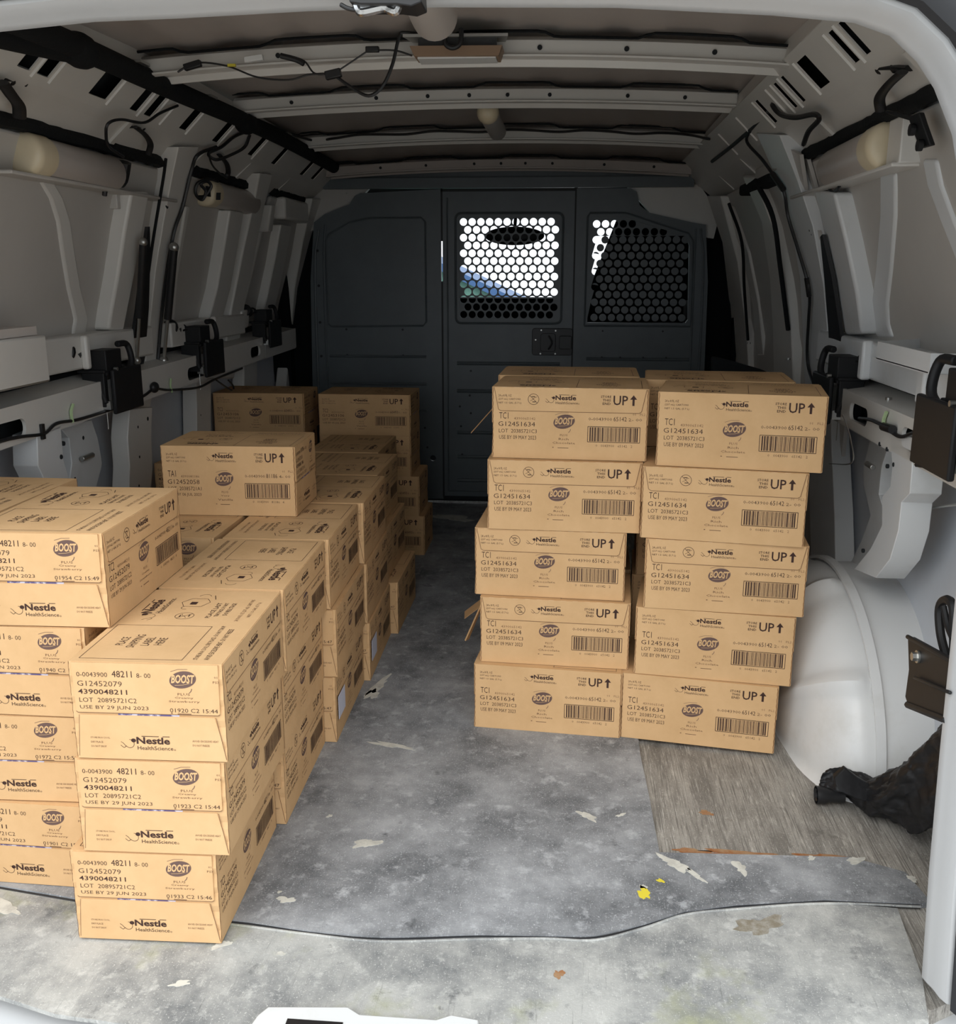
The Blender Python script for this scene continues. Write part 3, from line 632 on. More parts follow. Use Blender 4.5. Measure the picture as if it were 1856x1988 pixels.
m = MB(); pp = [at(x, y, 'y', 3.06) for x, y in ((424, 352), (405, 348), (384, 356), (380, 376), (392, 388), (400, 372), (390, 358), (402, 352), (410, 362), (398, 380), (386, 382))]; m.tube(pp, .005, 6); m.build('wire_coil', M_black, hm)
m = MB(); m.tube([(-1.035, 3.0, .795), (-1.035, 3.72, .80)], .014, 8, smooth=False); m.build('bottom_seal', M_blackr, hm)
gasstrut(hm, -1, tuple(on(338, 480, PQ, .03)), tuple(on(318, 700, PQ, .03)), .012)
# --- front left hatch
hf = hatch(-1, 3.86, 4.36, 'front left side hatch beside the partition')
m = MB(); qstrip(m, [(546, 436), (533, 510), (520, 570), (512, 606)], [(567, 438), (554, 510), (541, 570), (530, 612)], .045, .055); qstrip(m, [(528, 398), (520, 450)], [(536, 398), (529, 450)], .04, .04)
qstrip(m, [(470, 604), (468, 640)], [(486, 600), (482, 636)], .06, .03)
parts(m, 'pressed_brace', M_paint, hf, bevel=.006)
m = MB(); m.box((-.885, 4.12, 1.285), (.07, .36, .085)); m.build('square_housing', M_paint, hf, bevel=.01)
topseal(hf, -1, 3.84, 4.34)
m = MB(); m.tube([(-1.035, 3.86, .81), (-1.035, 4.34, .82)], .013, 8, smooth=False); m.build('bottom_seal', M_blackr, hf)
# --- rear right hatch
hr = hatch(1, 1.74, 2.87, 'rear right side hatch with cream capped tube and open white bin')
m = MB()
qstrip(m, [(1580, 368), (1603, 470), (1624, 570), (1641, 650)], [(1618, 374), (1641, 470), (1662, 570), (1672, 648)], .05, .06)
qstrip(m, [(1618, 374), (1641, 470), (1662, 570), (1672, 640)], [(1628, 374), (1652, 470), (1672, 570), (1690, 640)], .022, .03)
c = [(1722, 335), (1722, 420), (1714, 520), (1706, 590), (1708, 630), (1716, 655)]
m.strip([on(x-15, y, QS, .014) for x, y in c], [on(x+15, y, QS, .014) for x, y in c], (.02, 0, 0))
c = [(1802, 308), (1812, 360), (1838, 430), (1862, 490), (1890, 560)]
m.strip([on(x-14, y, QS, .014) for x, y in c], [on(x+14, y, QS, .014) for x, y in c], (.02, 0, 0))
parts(m, 'pressed_brace', M_paintw, hr, bevel=.008, seg=3)
m = MB(); m.strip([(.965, 1.74, .885), (.965, 1.74, .80)], [(.965, 2.86, .885), (.965, 2.86, .80)], (.07, 0, 0)); m.box((.955, 2.36, .845), (.025, .03, .09)); m.box((.955, 1.96, .845), (.025, .04, .10)); m.build('lower_ledge', M_paintw, hr, bevel=.006)
m = MB(); bp_ = [(.90, 1.80), (.90, 2.10), (1.02, 2.20), (1.02, 1.80)]
for (a, b) in ((0, 1), (1, 2)):
    p, q = bp_[a], bp_[b]; m.strip([(p[0], p[1], .87), (p[0], p[1], .905)], [(q[0], q[1], .87), (q[0], q[1], .905)], (.004, 0, 0))
m.bx(.90, 1.02, 1.795, 1.80, .87, .905); m.bx(.90, 1.02, 1.80, 2.12, .868, .872); m.build('open_bin', M_paintw, hr)
m = MB(); m.bx(.86, 1.0, 1.99, 2.86, 1.235, 1.243); m.bx(.89, .92, 2.52, 2.54, 1.20, 1.32); m.bx(.87, .91, 1.98, 2.06, 1.24, 1.325); parts(m, 'tube_tray', M_paint, hr, bevel=.003)
topseal(hr, 1, 1.6, 2.86); domet(hr, 1, 2.07, 2.50, 1.283, .882, .045)
m = MB(); m.tube([(1.035, 1.9, .775), (1.035, 2.5, .775), (1.03, 2.88, .778)], .014, 8, smooth=False); m.build('bottom_seal', M_blackr, hr)
m = MB(); m.tube(qline([(1609, 350), (1610, 365), (1619, 373), (1629, 363), (1629, 350)], .04), .0035, 8); m.build('hook', M_black, hr)
m = MB(); A = [on(x, y, PQ, .015) for x, y in ((1592, 460), (1600, 540), (1608, 640), (1610, 690))]; B = [on(x, y, PQ, .015) for x, y in ((1596, 455), (1615, 540), (1630, 640), (1635, 690))]; m.strip(A, B, (.01, 0, 0)); m.build('side_channel', M_black, hr)
m = MB(); A = [on(x, y, PQ, -.01) for x, y in ((1526, 285), (1545, 380), (1570, 450), (1590, 560), (1606, 690))]; B = [on(x, y, PQ, -.01) for x, y in ((1552, 300), (1564, 380), (1588, 450), (1604, 560), (1616, 690))]; m.strip(A, B, (.01, 0, 0)); m.build('inner_channel', M_skin, hr)
# --- sliding door inner faces on the right, far end
sl = thing('sliding_side_door', 'grey ribbed inner face of the side door near the partition on the right', 'door', (.95, 3.3, .2))
zz = [.05, .5, .8, .95, 1.1, 1.25, 1.33]
m = MB(); m.strip([(itp(QS, z)-.02, 2.72, z) for z in zz], [(itp(QS, z)-.02, 4.36, z) for z in zz], (.01, 0, 0)); m.build('door_skin', M_skin, sl)
m = MB(); m.tube([on(x, y, QS, .05) for x, y in ((1415, 395), (1440, 470), (1445, 560), (1452, 660))], .006, 6); m.tube([on(x, y, QS, .06) for x, y in ((1466, 350), (1500, 420), (1515, 520), (1530, 640))], .008, 6); m.build('door_seal', M_blackr, sl)
m = MB(); m.box((.86, 3.3, 1.31), (.05, .5, .035)); m.build('window_seal', M_blackr, sl, bevel=.008)
m = MB(); m.box((.845, 3.1, 1.335), (.02, .32, .03)); m.build('glass_strip', M_skin, sl)

# latches
latch(-1, 2.50, .80, 'black latch with round knob nearest the rear on the left belt rail', s=1.0)
latch(-1, 3.17, .825, 'middle one of the three black latches on the left belt rail', s=1.0)
latch(-1, 3.88, .855, 'small black latch on the left belt rail beside the partition', s=.9)
latch(1, 2.50, .80, 'black latch with round knob on the right belt rail above the wheel housing', s=1.0)
latch(1, 1.64, .845, 'large black latch cut off by the right edge of the picture', s=1.05, x=.87)

# ================================================================ roof fittings
tb = thing('roof_tube', 'long black foam wrapped tube running along the left roof rail', 'tube', (-.70, 3, 1.47))
m = MB(); m.tube([(-.72, 1.40, 1.463), (-.716, 2.0, 1.475), (-.713, 2.5, 1.475), (-.70, 3.0, 1.475), (-.70, 3.5, 1.472), (-.72, 4.3, 1.462)], .024, 14); m.build('tube_sleeve', M_blackr, tb)
m = MB(); m.tube([(-.80, 1.36, 1.44), (-.775, 1.7, 1.452), (-.745, 1.95, 1.468), (-.72, 2.05, 1.475)], .028, 12); m.ball((-.72, 2.04, 1.472), (.034, .06, .034)); m.ball((-.70, 3.02, 1.468), (.03, .06, .03)); parts(m, 'foam_joint', M_blackr, tb)
m = MB()
for y in (2.28, 2.72, 3.45): m.box((-.70, y, 1.494), (.03, .05, .006))
parts(m, 'metal_clip', M_steel, tb)
def tubehouse(y0, y1, r, z, label, capm=M_tubew, x=0.0):
    t = thing('roof_tube_housing', label, 'tube housing', (x, y0, z))
    m = MB(); m.tube([(x, y0, z+.012), (x, y0+(y1-y0)*.8, z+.006), (x, y1-.03, z)], r, 24, smooth=False); m.build('housing', M_tubew, t)
    m = MB(); m.ball((x, y1-.03, z), (r, r*.75, r), 24, 12); m.build('rounded_end', capm, t); return t
tubehouse(1.40, 2.04, .044, 1.514, 'pale translucent tube housing at the roof centre behind the lamp')
t = thing('roof_tube_housing', 'small cream capped tube housing on the second roof panel', 'tube housing', (.01, 3.15, 1.49))
m = MB(); m.tube([(.012, 3.13, 1.508), (.012, 3.55, 1.508)], .030, 20, smooth=False); m.build('housing', M_skin, t)
m = MB(); m.ball((.012, 3.14, 1.508), (.034, .03, .034), 20, 12); m.build('rounded_end', M_cream, t)
lamp = thing('cargo_lamp', 'rectangular cargo lamp with tan rim hanging from the first roof bow', 'lamp', (.012, 2.31, 1.50))
m = MB(); m.prism([(-.10, 2.25, 1.530), (.125, 2.25, 1.528), (.115, 2.33, 1.533), (-.09, 2.33, 1.535)], (0, 0, .006)); m.build('base_tray', M_steel, lamp)
m = MB(); m.prism([(-.088, 2.262, 1.515), (.112, 2.262, 1.513), (.105, 2.258, 1.492), (-.078, 2.258, 1.494)], (0, .012, 0)); m.prism([(-.088, 2.262, 1.515), (-.078, 2.258, 1.494), (-.078, 2.33, 1.494), (-.088, 2.33, 1.515)], (.006, 0, 0)); m.prism([(.112, 2.262, 1.513), (.105, 2.258, 1.492), (.105, 2.33, 1.492), (.112, 2.33, 1.513)], (-.006, 0, 0)); m.build('tan_rim', M_brown, lamp)
m = MB(); m.bx(-.072, .098, 2.27, 2.33, 1.490, 1.496); m.build('lens', M_whitep, lamp)
m = MB(); m.bx(-.07, .10, 2.268, 2.275, 1.514, 1.530); m.tube([(-.01, 2.25, 1.545), (-.008, 2.245, 1.515), (.008, 2.243, 1.505), (.024, 2.245, 1.515), (.026, 2.25, 1.545)], .005, 8); m.build('wiring', M_black, lamp)

def wire(pts, r, name, label, cat='wire', mt=M_black, parent=None, ring=6):
    m = MB(); m.tube(pts, r, ring); o = m.build(name, mt, parent)
    if parent is None: o['label'] = label; o['category'] = cat
    return o
Y1 = 2.30
hw = thing('roof_wiring', 'black roof wiring loom drooping between the left rail and the cargo lamp', 'wire', (-.3, 2.3, 1.5))
def yy(pts, y=Y1): return [at(px, py, 'y', y) for px, py in pts]
for pts, r in (([(345, 140), (380, 122), (440, 128), (500, 150), (560, 155), (600, 145), (648, 143)], .0022), ([(648, 145), (680, 168), (715, 186), (742, 168), (762, 125), (775, 72), (790, 64), (850, 72)], .0040), ([(660, 135), (690, 115), (712, 100)], .0018), ([(712, 98), (765, 98), (800, 108)], .0022), ([(555, 108), (590, 118), (612, 143), (650, 142)], .0022)):
    wire(yy(pts), r, 'wire', '', parent=hw)
m = MB(); c = at(647, 144, 'y', Y1-.003); m.box(c, (.036, .014, .018), Matrix.Rotation(-.2, 3, 'Y')); c = at(723, 96, 'y', Y1); m.box(c, (.03, .012, .012)); c = at(374, 127, 'y', Y1); m.box(c, (.04, .014, .014), Matrix.Rotation(-.25, 3, 'Y')); parts(m, 'connector', M_black, hw, bevel=.002)
m = MB(); m.tube(yy([(545, 108), (575, 116), (590, 124)]), .006, 8); m.build('heat_shrink', M_black, hw)
m = MB(); c = at(493, 114, 'y', Y1); m.box(c, (.042, .012, .012), Matrix.Rotation(-.12, 3, 'Y')); m.build('white_connector', M_whitep, hw, bevel=.001)
m = MB(); c = at(450, 127, 'y', Y1); m.box(c, (.018, .006, .006)); m.build('yellow_tape', M_yellow, hw)
wire([(-.72, 3.0, 1.50)]+[V(x, 3.675, 1.498-.026*(x/.74)**2+.028+.004*math.sin(x*23)) for x in [i*.09-.68 for i in range(16)]]+[V(.72, 3.5, 1.47)], .0045, 'cable', 'black cable lying along the third roof bow above the partition')
# loom on the right rail and pillar
RL = [on(x, y, QS, .11) for x, y in ((1482, 190), (1455, 215), (1425, 240), (1400, 265), (1378, 285))]
rw = thing('pillar_loom', 'black wiring loom running down the right pillar to the latch', 'wire', (.8, 2.6, 1.4))
P1 = [V(.765, 2.66, 1.452), V(.77, 2.80, 1.442), V(.77, 3.0, 1.435), V(.765, 3.3, 1.425), V(.76, 3.7, 1.42)]
wire(P1, .006, 'rail_run', '', parent=rw)
wire([V(.765, 2.66, 1.452)]+[on(x, y, QS, .06) for x, y in ((1500, 205), (1515, 222), (1545, 228), (1580, 222), (1590, 232), (1570, 255), (1560, 280))], .006, 'strap_run', '', parent=rw)
wire([V(.77, 3.0, 1.435)]+[on(x, y, PQ, .012) for x, y in ((1450, 275), (1480, 310), (1505, 345), (1522, 372), (1530, 420), (1548, 480), (1566, 540), (1572, 575), (1570, 620), (1567, 680), (1571, 720), (1585, 755), (1600, 775))], .0045, 'pillar_run', '', parent=rw)
m = MB(); m.tube([on(x, y, PQ, .013) for x, y in ((1500, 338), (1512, 355), (1521, 368))], .008, 8); m.tube([on(x, y, PQ, .013) for x, y in ((1566, 540), (1571, 575))], .007, 8); parts(m, 'tape_wrap', M_black, rw)
# grab straps (black curved brackets) under the rails
def strap(k, pts, label, pad, r=.010):
    t = thing('hatch_hinge_arm', label, 'hinge arm', tuple(on(*pts[0], QS, .05)))
    m = MB(); m.tube([on(*p, QS, .05) for p in pts], r, 8, flat=.45); m.build('arm', M_black, t)
    m = MB(); A = [on(*p, QS, .02) for p in pad]; m.tube(A, .011, 8, flat=.5)
    for q in A[1:-1]: m.ball(q, .011, 8, 6)
    m.build('fixing_pad', M_black, t); return t
strap(1, [(1752, 140), (1725, 165), (1708, 190), (1710, 215)], 'black curved hinge arm at the rear above the right hatch', [(1682, 133), (1710, 132), (1740, 130), (1768, 132)])
strap(-1, [(4, 160), (22, 185), (36, 205), (38, 228)], 'black curved hinge arm at the left edge of the photo', [(0, 152), (20, 155), (45, 158), (64, 161)], .013)
strap(-1, [(262, 246), (282, 262), (292, 280), (288, 300)], 'black hinge arm at the front end of the rear left hatch', [(248, 245), (275, 246), (300, 246), (312, 242)], .008)
strap(-1, [(425, 300), (440, 318), (443, 335), (438, 345)], 'black hinge arm above the middle left hatch', [(425, 298), (440, 300), (455, 298)], .008)
rb = thing('hatch_bracket', 'black L shaped bracket beside the cream cap on the right hatch', 'bracket', tuple(on(1775, 230, QS, .04)))
m = MB(); A = [on(x, y, QS, .05) for x, y in ((1762, 226), (1768, 245), (1785, 288))]; B = [on(x, y, QS, .05) for x, y in ((1783, 218), (1790, 240), (1805, 282))]; m.strip(A, B, (.01, 0, 0)); m.strip([on(1715, 214, QS, .045), on(1765, 224, QS, .05)], [on(1725, 222, QS, .045), on(1770, 236, QS, .05)], (.01, 0, 0)); m.build('arm', M_blackm, rb, bevel=.002)
m = MB(); 
for p in ((1775, 252), (1790, 282)): c = on(*p, QS, .055); m.cyl(c, c+V(-.008, 0, 0), .010, seg=10)
parts(m, 'bolt', M_black, rb)
# left loom over the middle hatch
ll = thing('rail_wiring', 'tangled black wiring on the left rail above the first pillar', 'wire', (-.78, 2.8, 1.4))
wire([on(x, y, QS, .07) for x, y in ((345, 205), (310, 220), (280, 238), (235, 232), (210, 240), (206, 262), (212, 285), (240, 305))], .0035, 'wire', '', parent=ll)
wire([on(x, y, QS, .07) for x, y in ((480, 255), (455, 265), (430, 285), (405, 298), (420, 310), (450, 300), (475, 285), (485, 262))], .005, 'wire', '', parent=ll)
wire([on(x, y, PQ, .01) for x, y in ((420, 285), (385, 300), (372, 330), (355, 400), (338, 450), (325, 520), (315, 600), (308, 680), (305, 735))], .005, 'wire', '', parent=ll)
wire([on(x, y, QS, .06) for x, y in ((405, 300), (412, 320), (425, 335), (440, 345))], .003, 'wire', '', parent=ll)
# loom hanging under the belt rails
lb = thing('belt_wiring', 'black wiring loom tied under the left belt rail', 'wire', (-.95, 2.4, .65))
wire([at(x, y, 'x', -.925) for x, y in ((-20, 860), (40, 848), (85, 842), (110, 822), (150, 815), (200, 800), (245, 785), (280, 768), (300, 755), (330, 757), (385, 752), (420, 735), (470, 715))], .004, 'wire', '', parent=lb)
wire([at(x, y, 'x', -.94) for x, y in ((420, 738), (440, 752), (450, 758))], .003, 'wire', '', parent=lb); wire([at(x, y, 'x', -.94) for x, y in ((443, 738), (452, 748), (454, 755))], .003, 'wire', '', parent=lb)
m = MB(); c = at(83, 838, 'x', -.925); m.box(c, (.006, .012, .035)); m.ball(at(300, 752, 'x', -.92), (.012, .02, .016)); parts(m, 'cable_clip', M_black, lb)
m = MB(); m.tube([at(x, y, 'x', -.924) for x, y in ((142, 785), (138, 800), (141, 820))], .004, 6); m.tube([at(x, y, 'x', -.924) for x, y in ((332, 735), (331, 748), (334, 762))], .003, 6); parts(m, 'green_tie', M_green, lb)
lr = thing('belt_wiring', 'black wiring loom tied under the right belt rail', 'wire', (.95, 2.2, .65))
wire([at(x, y, 'x', .925) for x, y in ((1668, 812), (1690, 815), (1712, 825), (1730, 838), (1750, 848), (1775, 840), (1800, 838))], .004, 'wire', '', parent=lr)
wire([at(x, y, 'x', .925) for x, y in ((1780, 902), (1800, 903), (1815, 892))], .005, 'wire', '', parent=lr)
m = MB(); m.cyl(at(1715, 828, 'x', .92), at(1733, 834, 'x', .92), .009, seg=12); m.build('grommet', M_black, lr)
m = MB(); m.tube([at(x, y, 'x', .924) for x, y in ((1721, 800), (1716, 815), (1716, 828))], .004, 6); parts(m, 'green_tie', M_green, lr)
wire([at(x, y, 'x', .90) for x, y in ((1636, 805), (1645, 830), (1652, 855), (1654, 898), (1610, 900))], .0016, 'bent_rod', 'thin bent steel rod hanging below the right hatch latch', 'rod', M_steel)
wire([at(x, y, 'x', 1.0) for x, y in ((1798, 998), (1795, 990), (1830, 983), (1856, 980), (1880, 978))], .003, 'hook_rod', 'thin grey hooked rod on the right wall above the wheel housing', 'rod', M_steel)
# header catch
hc = thing('door_catch', 'worn chrome door catch with black housing at the top of the door opening', 'door catch', (-.02, 1.25, 1.37))
m = MB(); c = [at(x, y, 'y', 1.25) for x, y in ((692, 2), (697, 18), (706, 22), (745, 14), (757, 18), (768, 20), (774, 0))]; m.tube(c, .006, 8); m.prism([at(x, y, 'y', 1.245) for x, y in ((695, -4), (770, -4), (764, 15), (700, 17))], (0, .006, 0)); m.build('chrome_loop', M_chrome, hc, bevel=.001)
m = MB(); m.prism([at(x, y, 'y', 1.235) for x, y in ((675, -40), (815, -40), (818, 4), (798, 12), (770, 8), (700, 8), (678, 4))], (0, .05, 0)); m.tube([at(x, y, 'y', 1.25) for x, y in ((660, 8), (675, 16), (692, 20))], .003, 6); m.build('black_housing', M_black, hc, bevel=.002)

# ================================================================ lower right clutter
lk = thing('door_check_bracket', 'black steel door check channel bolted by the right door pillar', 'bracket', tuple(at(1800, 1310, 'x', .80)))
m = MB(); A = [at(x, y, 'x', .815) for x, y in ((1762, 1236), (1764, 1300), (1757, 1352), (1762, 1368))]; B = [at(x, y, 'x', .80) for x, y in ((1850, 1285), (1850, 1340), (1842, 1380), (1838, 1398))]
m.strip(A, B, (.012, 0, 0)); m.tube([A[0], B[0]], .004, 6, smooth=False); m.tube([A[3], B[3]], .006, 6, smooth=False); m.tube([at(1775, 1315, 'x', .805), at(1845, 1345, 'x', .795)], .003, 6, smooth=False); m.build('channel', M_blackm, lk, bevel=.002)
m = MB(); c = at(1783, 1275, 'x', .81); m.cyl(c, c+V(-.010, 0, 0), .007, seg=6); m.cyl(c, c+V(-.003, 0, 0), .010, seg=16); m.build('bolt', M_steel, lk)
la = thing('check_linkage', 'black oval linkage arm above the door check channel', 'linkage', tuple(at(1840, 1220, 'x', .82)))
m = MB(); m.tube([at(x, y, 'x', .84) for x, y in ((1838, 1280), (1826, 1230), (1824, 1180), (1838, 1164), (1850, 1180), (1852, 1240), (1850, 1290)) ], .007, 8); m.tube([at(x, y, 'x', .835) for x, y in ((1832, 1178), (1840, 1215), (1850, 1240))], .005, 8); m.build('arm', M_blackm, la)
bag = thing('tool_bag', 'black leatherette bag slumped against the wheel housing behind the right pillar', 'bag', (.9, 1.85, 0))
spine = [(.800, 1.870, .020, .014, .012), (.815, 1.872, .030, .030, .024), (.835, 1.868, .036, .036, .030), (.86, 1.85, .030, .036, .026), (.885, 1.82, .034, .040, .030), (.905, 1.79, .050, .048, .046), (.925, 1.765, .075, .052, .068), (.945, 1.73, .105, .055, .092), (.96, 1.69, .14, .055, .11), (.965, 1.64, .18, .05, .12), (.97, 1.58, .22, .045, .11), (.975, 1.53, .26, .04, .09)]
m = MB(); rings = []; rnd = random.Random(5)
for i, (x, y, z, rw_, rh) in enumerate(spine):
    ring = []
    for k in range(26):
        a = 2*PI*k/26; f = 1+.20*math.sin(3*a+i*1.9)+.14*math.sin(5*a-i*2.6)+.08*math.sin(9*a+i)+rnd.uniform(-.07, .07)
        ring.append((x+rw_*f*math.cos(a)*.75, y+rw_*f*math.cos(a)*.65, max(.003, z+rh*f*math.sin(a))))
    rings.append(ring)
m.loft(rings); o = m.build('bag_body', M_bag, bag); sb = o.modifiers.new('sub', 'SUBSURF'); sb.levels = 2; sb.render_levels = 3
tx = bpy.data.textures.new('folds', 'CLOUDS'); tx.noise_scale = .045; tx.noise_depth = 2; tx.noise_basis = 'VORONOI_F2_F1'
dm = o.modifiers.new('folds', 'DISPLACE'); dm.texture = tx; dm.strength = .018; dm.mid_level = .35
m = MB(); A = [at(x, y, 'y', 1.80) for x, y in ((1618, 1510), (1640, 1490), (1665, 1510), (1700, 1530), (1740, 1500))]; B = [at(x, y, 'y', 1.78) for x, y in ((1625, 1530), (1660, 1550), (1690, 1560), (1725, 1568), (1775, 1560))]; m.strip(A, B, (0, .012, 0)); o = m.build('folded_flap', M_bag, bag, bevel=.004)
pp = thing('pipe_socket', 'short black tube with hexagonal open end lying on the floor beside the bag', 'pipe', tuple(at(1585, 1545, 'z', .014)))
a = at(1584, 1543, 'z', .018); b = a+V(.055, -.002, 0)
m = MB(); m.loft([[a+V((b-a).x*t, 0, 0)+V(0, math.cos(2*PI*k/12)*r, math.sin(2*PI*k/12)*r) for k in range(12)] for t, r in ((0, .018), (.3, .018), (.45, .014), (1, .014), (1, .008), (.05, .010), (0, .013))], caps=False); m.build('tube', M_black, pp)
for i, (px, py, dx) in enumerate(((1738, 1588, .0), (1764, 1580, .0))):
    c = at(px, py, 'z', .012); m = MB(); m.tube([c, c+V(.006, .05, .004), c+V(.02, .11, .03)], .0095, 10); m.ball(c, .0105, 10, 6); o = m.build('rubber_grip', M_black); o['label'] = ('left hand' if i == 0 else 'right hand')+' one of two black rubber grips poking from under the bag'; o['category'] = 'handle'; o['group'] = 'rubber grips under the bag'
bb = thing('dark_cushion', 'black folded cover behind the right hand stack under the side door', 'cover', (.80, 3.0, .7))
m = MB(); m.loft([[at(x, y, 'y', Y) for x, y in ((1380, 690), (1420, 700), (1475, 716), (1532, 738), (1525, 800), (1380, 790))] for Y in (2.95, 3.05)]); m.build('cover', M_blackr, bb, bevel=.01)

# ================================================================ cartons
CL, CW, CH = .338, .234, .1575
_tc = {}
def text2d(s, bold=0.0, shear=0.0, res=2):
    key = (s, bold, shear)
    if key in _tc: return _tc[key]
    cu = bpy.data.curves.new('t', 'FONT'); cu.body = s; cu.size = 1; cu.resolution_u = res; cu.offset = bold; cu.shear = shear; cu.fill_mode = 'FRONT'
    ob = bpy.data.objects.new('t', cu); COL.objects.link(ob); dg = bpy.context.evaluated_depsgraph_get(); me = bpy.data.meshes.new_from_object(ob.evaluated_get(dg))
    vs = [(v.co.x, v.co.y) for v in me.vertices]; fs = [tuple(p.vertices) for p in me.polygons]
    bpy.data.objects.remove(ob); bpy.data.curves.remove(cu); bpy.data.meshes.remove(me)
    x0 = min(v[0] for v in vs); x1 = max(v[0] for v in vs); y0 = min(v[1] for v in vs); y1 = max(v[1] for v in vs)
    vs = [((x-x0)/(x1-x0), (y-y0)/(y1-y0)) for x, y in vs]; _tc[key] = (vs, fs); return _tc[key]
class Ink:
    """2-D printing in metres on a face; flushed on to a mesh builder"""
    def __init__(s, w, h): s.w = w; s.h = h; s.L = []
    def t(s, str_, u0, u1, v0, v1, mi=1, bold=0.0, shear=0.0, lift=1, res=2):
        vs, fs = text2d(str_, bold, shear, res); s.L.append(([((u0+(u1-u0)*a)*s.w, (v0+(v1-v0)*b)*s.h) for a, b in vs], fs, mi, lift))
    def poly(s, pts, mi=1, lift=1): s.L.append(([(a*s.w, b*s.h) for a, b in pts], [tuple(range(len(pts)))], mi, lift))
    def rect(s, u0, u1, v0, v1, mi=1, lift=1): s.poly([(u0, v0), (u1, v0), (u1, v1), (u0, v1)], mi, lift)
    def line(s, pts, wd, mi=1, closed=False, lift=1):
        P = [(a*s.w, b*s.h) for a, b in pts]
        if closed: P = P+[P[0]]
        for (x0, y0), (x1, y1) in zip(P, P[1:]):
            d = math.hypot(x1-x0, y1-y0) or 1; nx, ny = -(y1-y0)/d*wd/2, (x1-x0)/d*wd/2
            s.L.append(([(x0+nx, y0+ny), (x0-nx, y0-ny), (x1-nx, y1-ny), (x1+nx, y1+ny)], [(0, 1, 2, 3)], mi, lift))
    def ring(s, cu, cv, r, wd, mi=1, n=20, a0=0, a1=2*PI):
        s.line([(cu+r*math.cos(a0+(a1-a0)*k/n)/s.w, cv+r*math.sin(a0+(a1-a0)*k/n)/s.h) for k in range(n+1)], wd, mi)
    def ell(s, cu, cv, ru, rv, ang, mi, lift=1, n=28):
        P = []
        for k in range(n):
            x = ru*s.w*math.cos(2*PI*k/n); y = rv*s.h*math.sin(2*PI*k/n); P.append((cu+(x*math.cos(ang)-y*math.sin(ang))/s.w, cv+(x*math.sin(ang)+y*math.cos(ang))/s.h))
        s.poly(P, mi, lift)
    def flush(s, mb, O, U, V_, N, e=.00035):
        O, U, V_, N = Vector(O), Vector(U), Vector(V_), Vector(N); pm = mb.mi
        for vs, fs, mi, lift in s.L:
            B = [mb.bm.verts.new(O+U*a+V_*b+N*(e*lift)) for a, b in vs]; mb.mi = mi
            for f in fs:
                q = mb.f([B[i] for i in f])
        mb.mi = pm
def nestle(I, u0, u1, v0, v1):      # mark: sprig + dot, bold name with roof bar, small line below
    w = (u1-u0); h = (v1-v0); tx = u0+w*.30
    I.t('Nestle', tx, u1-w*.08, v0+h*.42, v0+h*.92, 1, .03)
    I.rect(tx+w*.10, tx+w*.42, v0+h*.955, v1, 1); I.rect(u1-w*.21, u1-w*.08, v0+h*.955, v1, 1)
    I.t('HealthScience', tx+w*.01, u1-w*.03, v0, v0+h*.27, 1, .0); I.ring(u1, v0+h*.05, .0012, .0004, 1, 8)
    I.ell(tx-w*.055, v0+h*.66, w*.045, h*.14, 0, 1)
    I.ring(tx-w*.13, v0+h*.42, h*I.h*.30, .0007, 1, 10, -2.6, 1.6)
    I.line([(u0, v0+h*.30), (u0+w*.03, v0+h*.20), (u0+w*.06, v0+h*.12), (u0+w*.10, v0+h*.22), (u0+w*.05, v0+h*.45), (u0+w*.01, v0+h*.55)], .0007)
def boost(I, cu, cv, ru, rv, names, faint=2):
    I.ell(cu, cv, ru, rv, .22, 2); I.t('BOOST', cu-ru*.86, cu+ru*.90, cv-rv*.42, cv+rv*.62, 0, .035, .25, lift=2)
    I.line([(cu-ru*.6, cv-rv*.66), (cu, cv-rv*.60), (cu+ru*.5, cv-rv*.42)], .0006, 0, lift=2)
    I.line([(cu-ru*.85, cv+rv*.95), (cu-ru*.3, cv+rv*1.22), (cu+ru*.4, cv+rv*1.25)], .0006, 2)
    I.line([(cu+ru*.62, cv-rv*1.05), (cu+ru*.55, cv-rv*1.35), (cu+ru*.42, cv-rv*1.55)], .001, 2)
    for i, n_ in enumerate(names):
        wd = .0055*len(n_)/I.w*.5*(1 if i else .75); v = cv-rv*(1.62+.42*0)-(.055*i+.045)
        I.t(n_, cu-wd, cu+wd, v, v+.030, 3, .0, res=1)
    I.rect(cu-ru*.55, cu+ru*.45, cv-rv*1.62-.215, cv-rv*1.62-.207, 3); I.rect(cu-ru*1.05, cu-ru*.92, cv-rv*1.62-.21, cv-rv*1.62-.20, 3)
def noknife(I, cu, cv, r):
    I.ring(cu, cv, r, .0009); I.line([(cu-r*.7/I.w, cv+r*.7/I.h), (cu+r*.7/I.w, cv-r*.7/I.h)], .0009)
    I.line([(cu-r*.6/I.w, cv-r*.3/I.h), (cu-r*.1/I.w, cv-r*.05/I.h), (cu+r*.1/I.w, cv+r*.25/I.h), (cu+r*.6/I.w, cv+r*.45/I.h)], .0007)
    I.rect(cu-r*.35/I.w, cu+r*.3/I.w, cv+r*.42/I.h, cv+r*.55/I.h); I.rect(cu-r*.2/I.w, cu+r*.4/I.w, cv-r*.55/I.h, cv-r*.42/I.h)
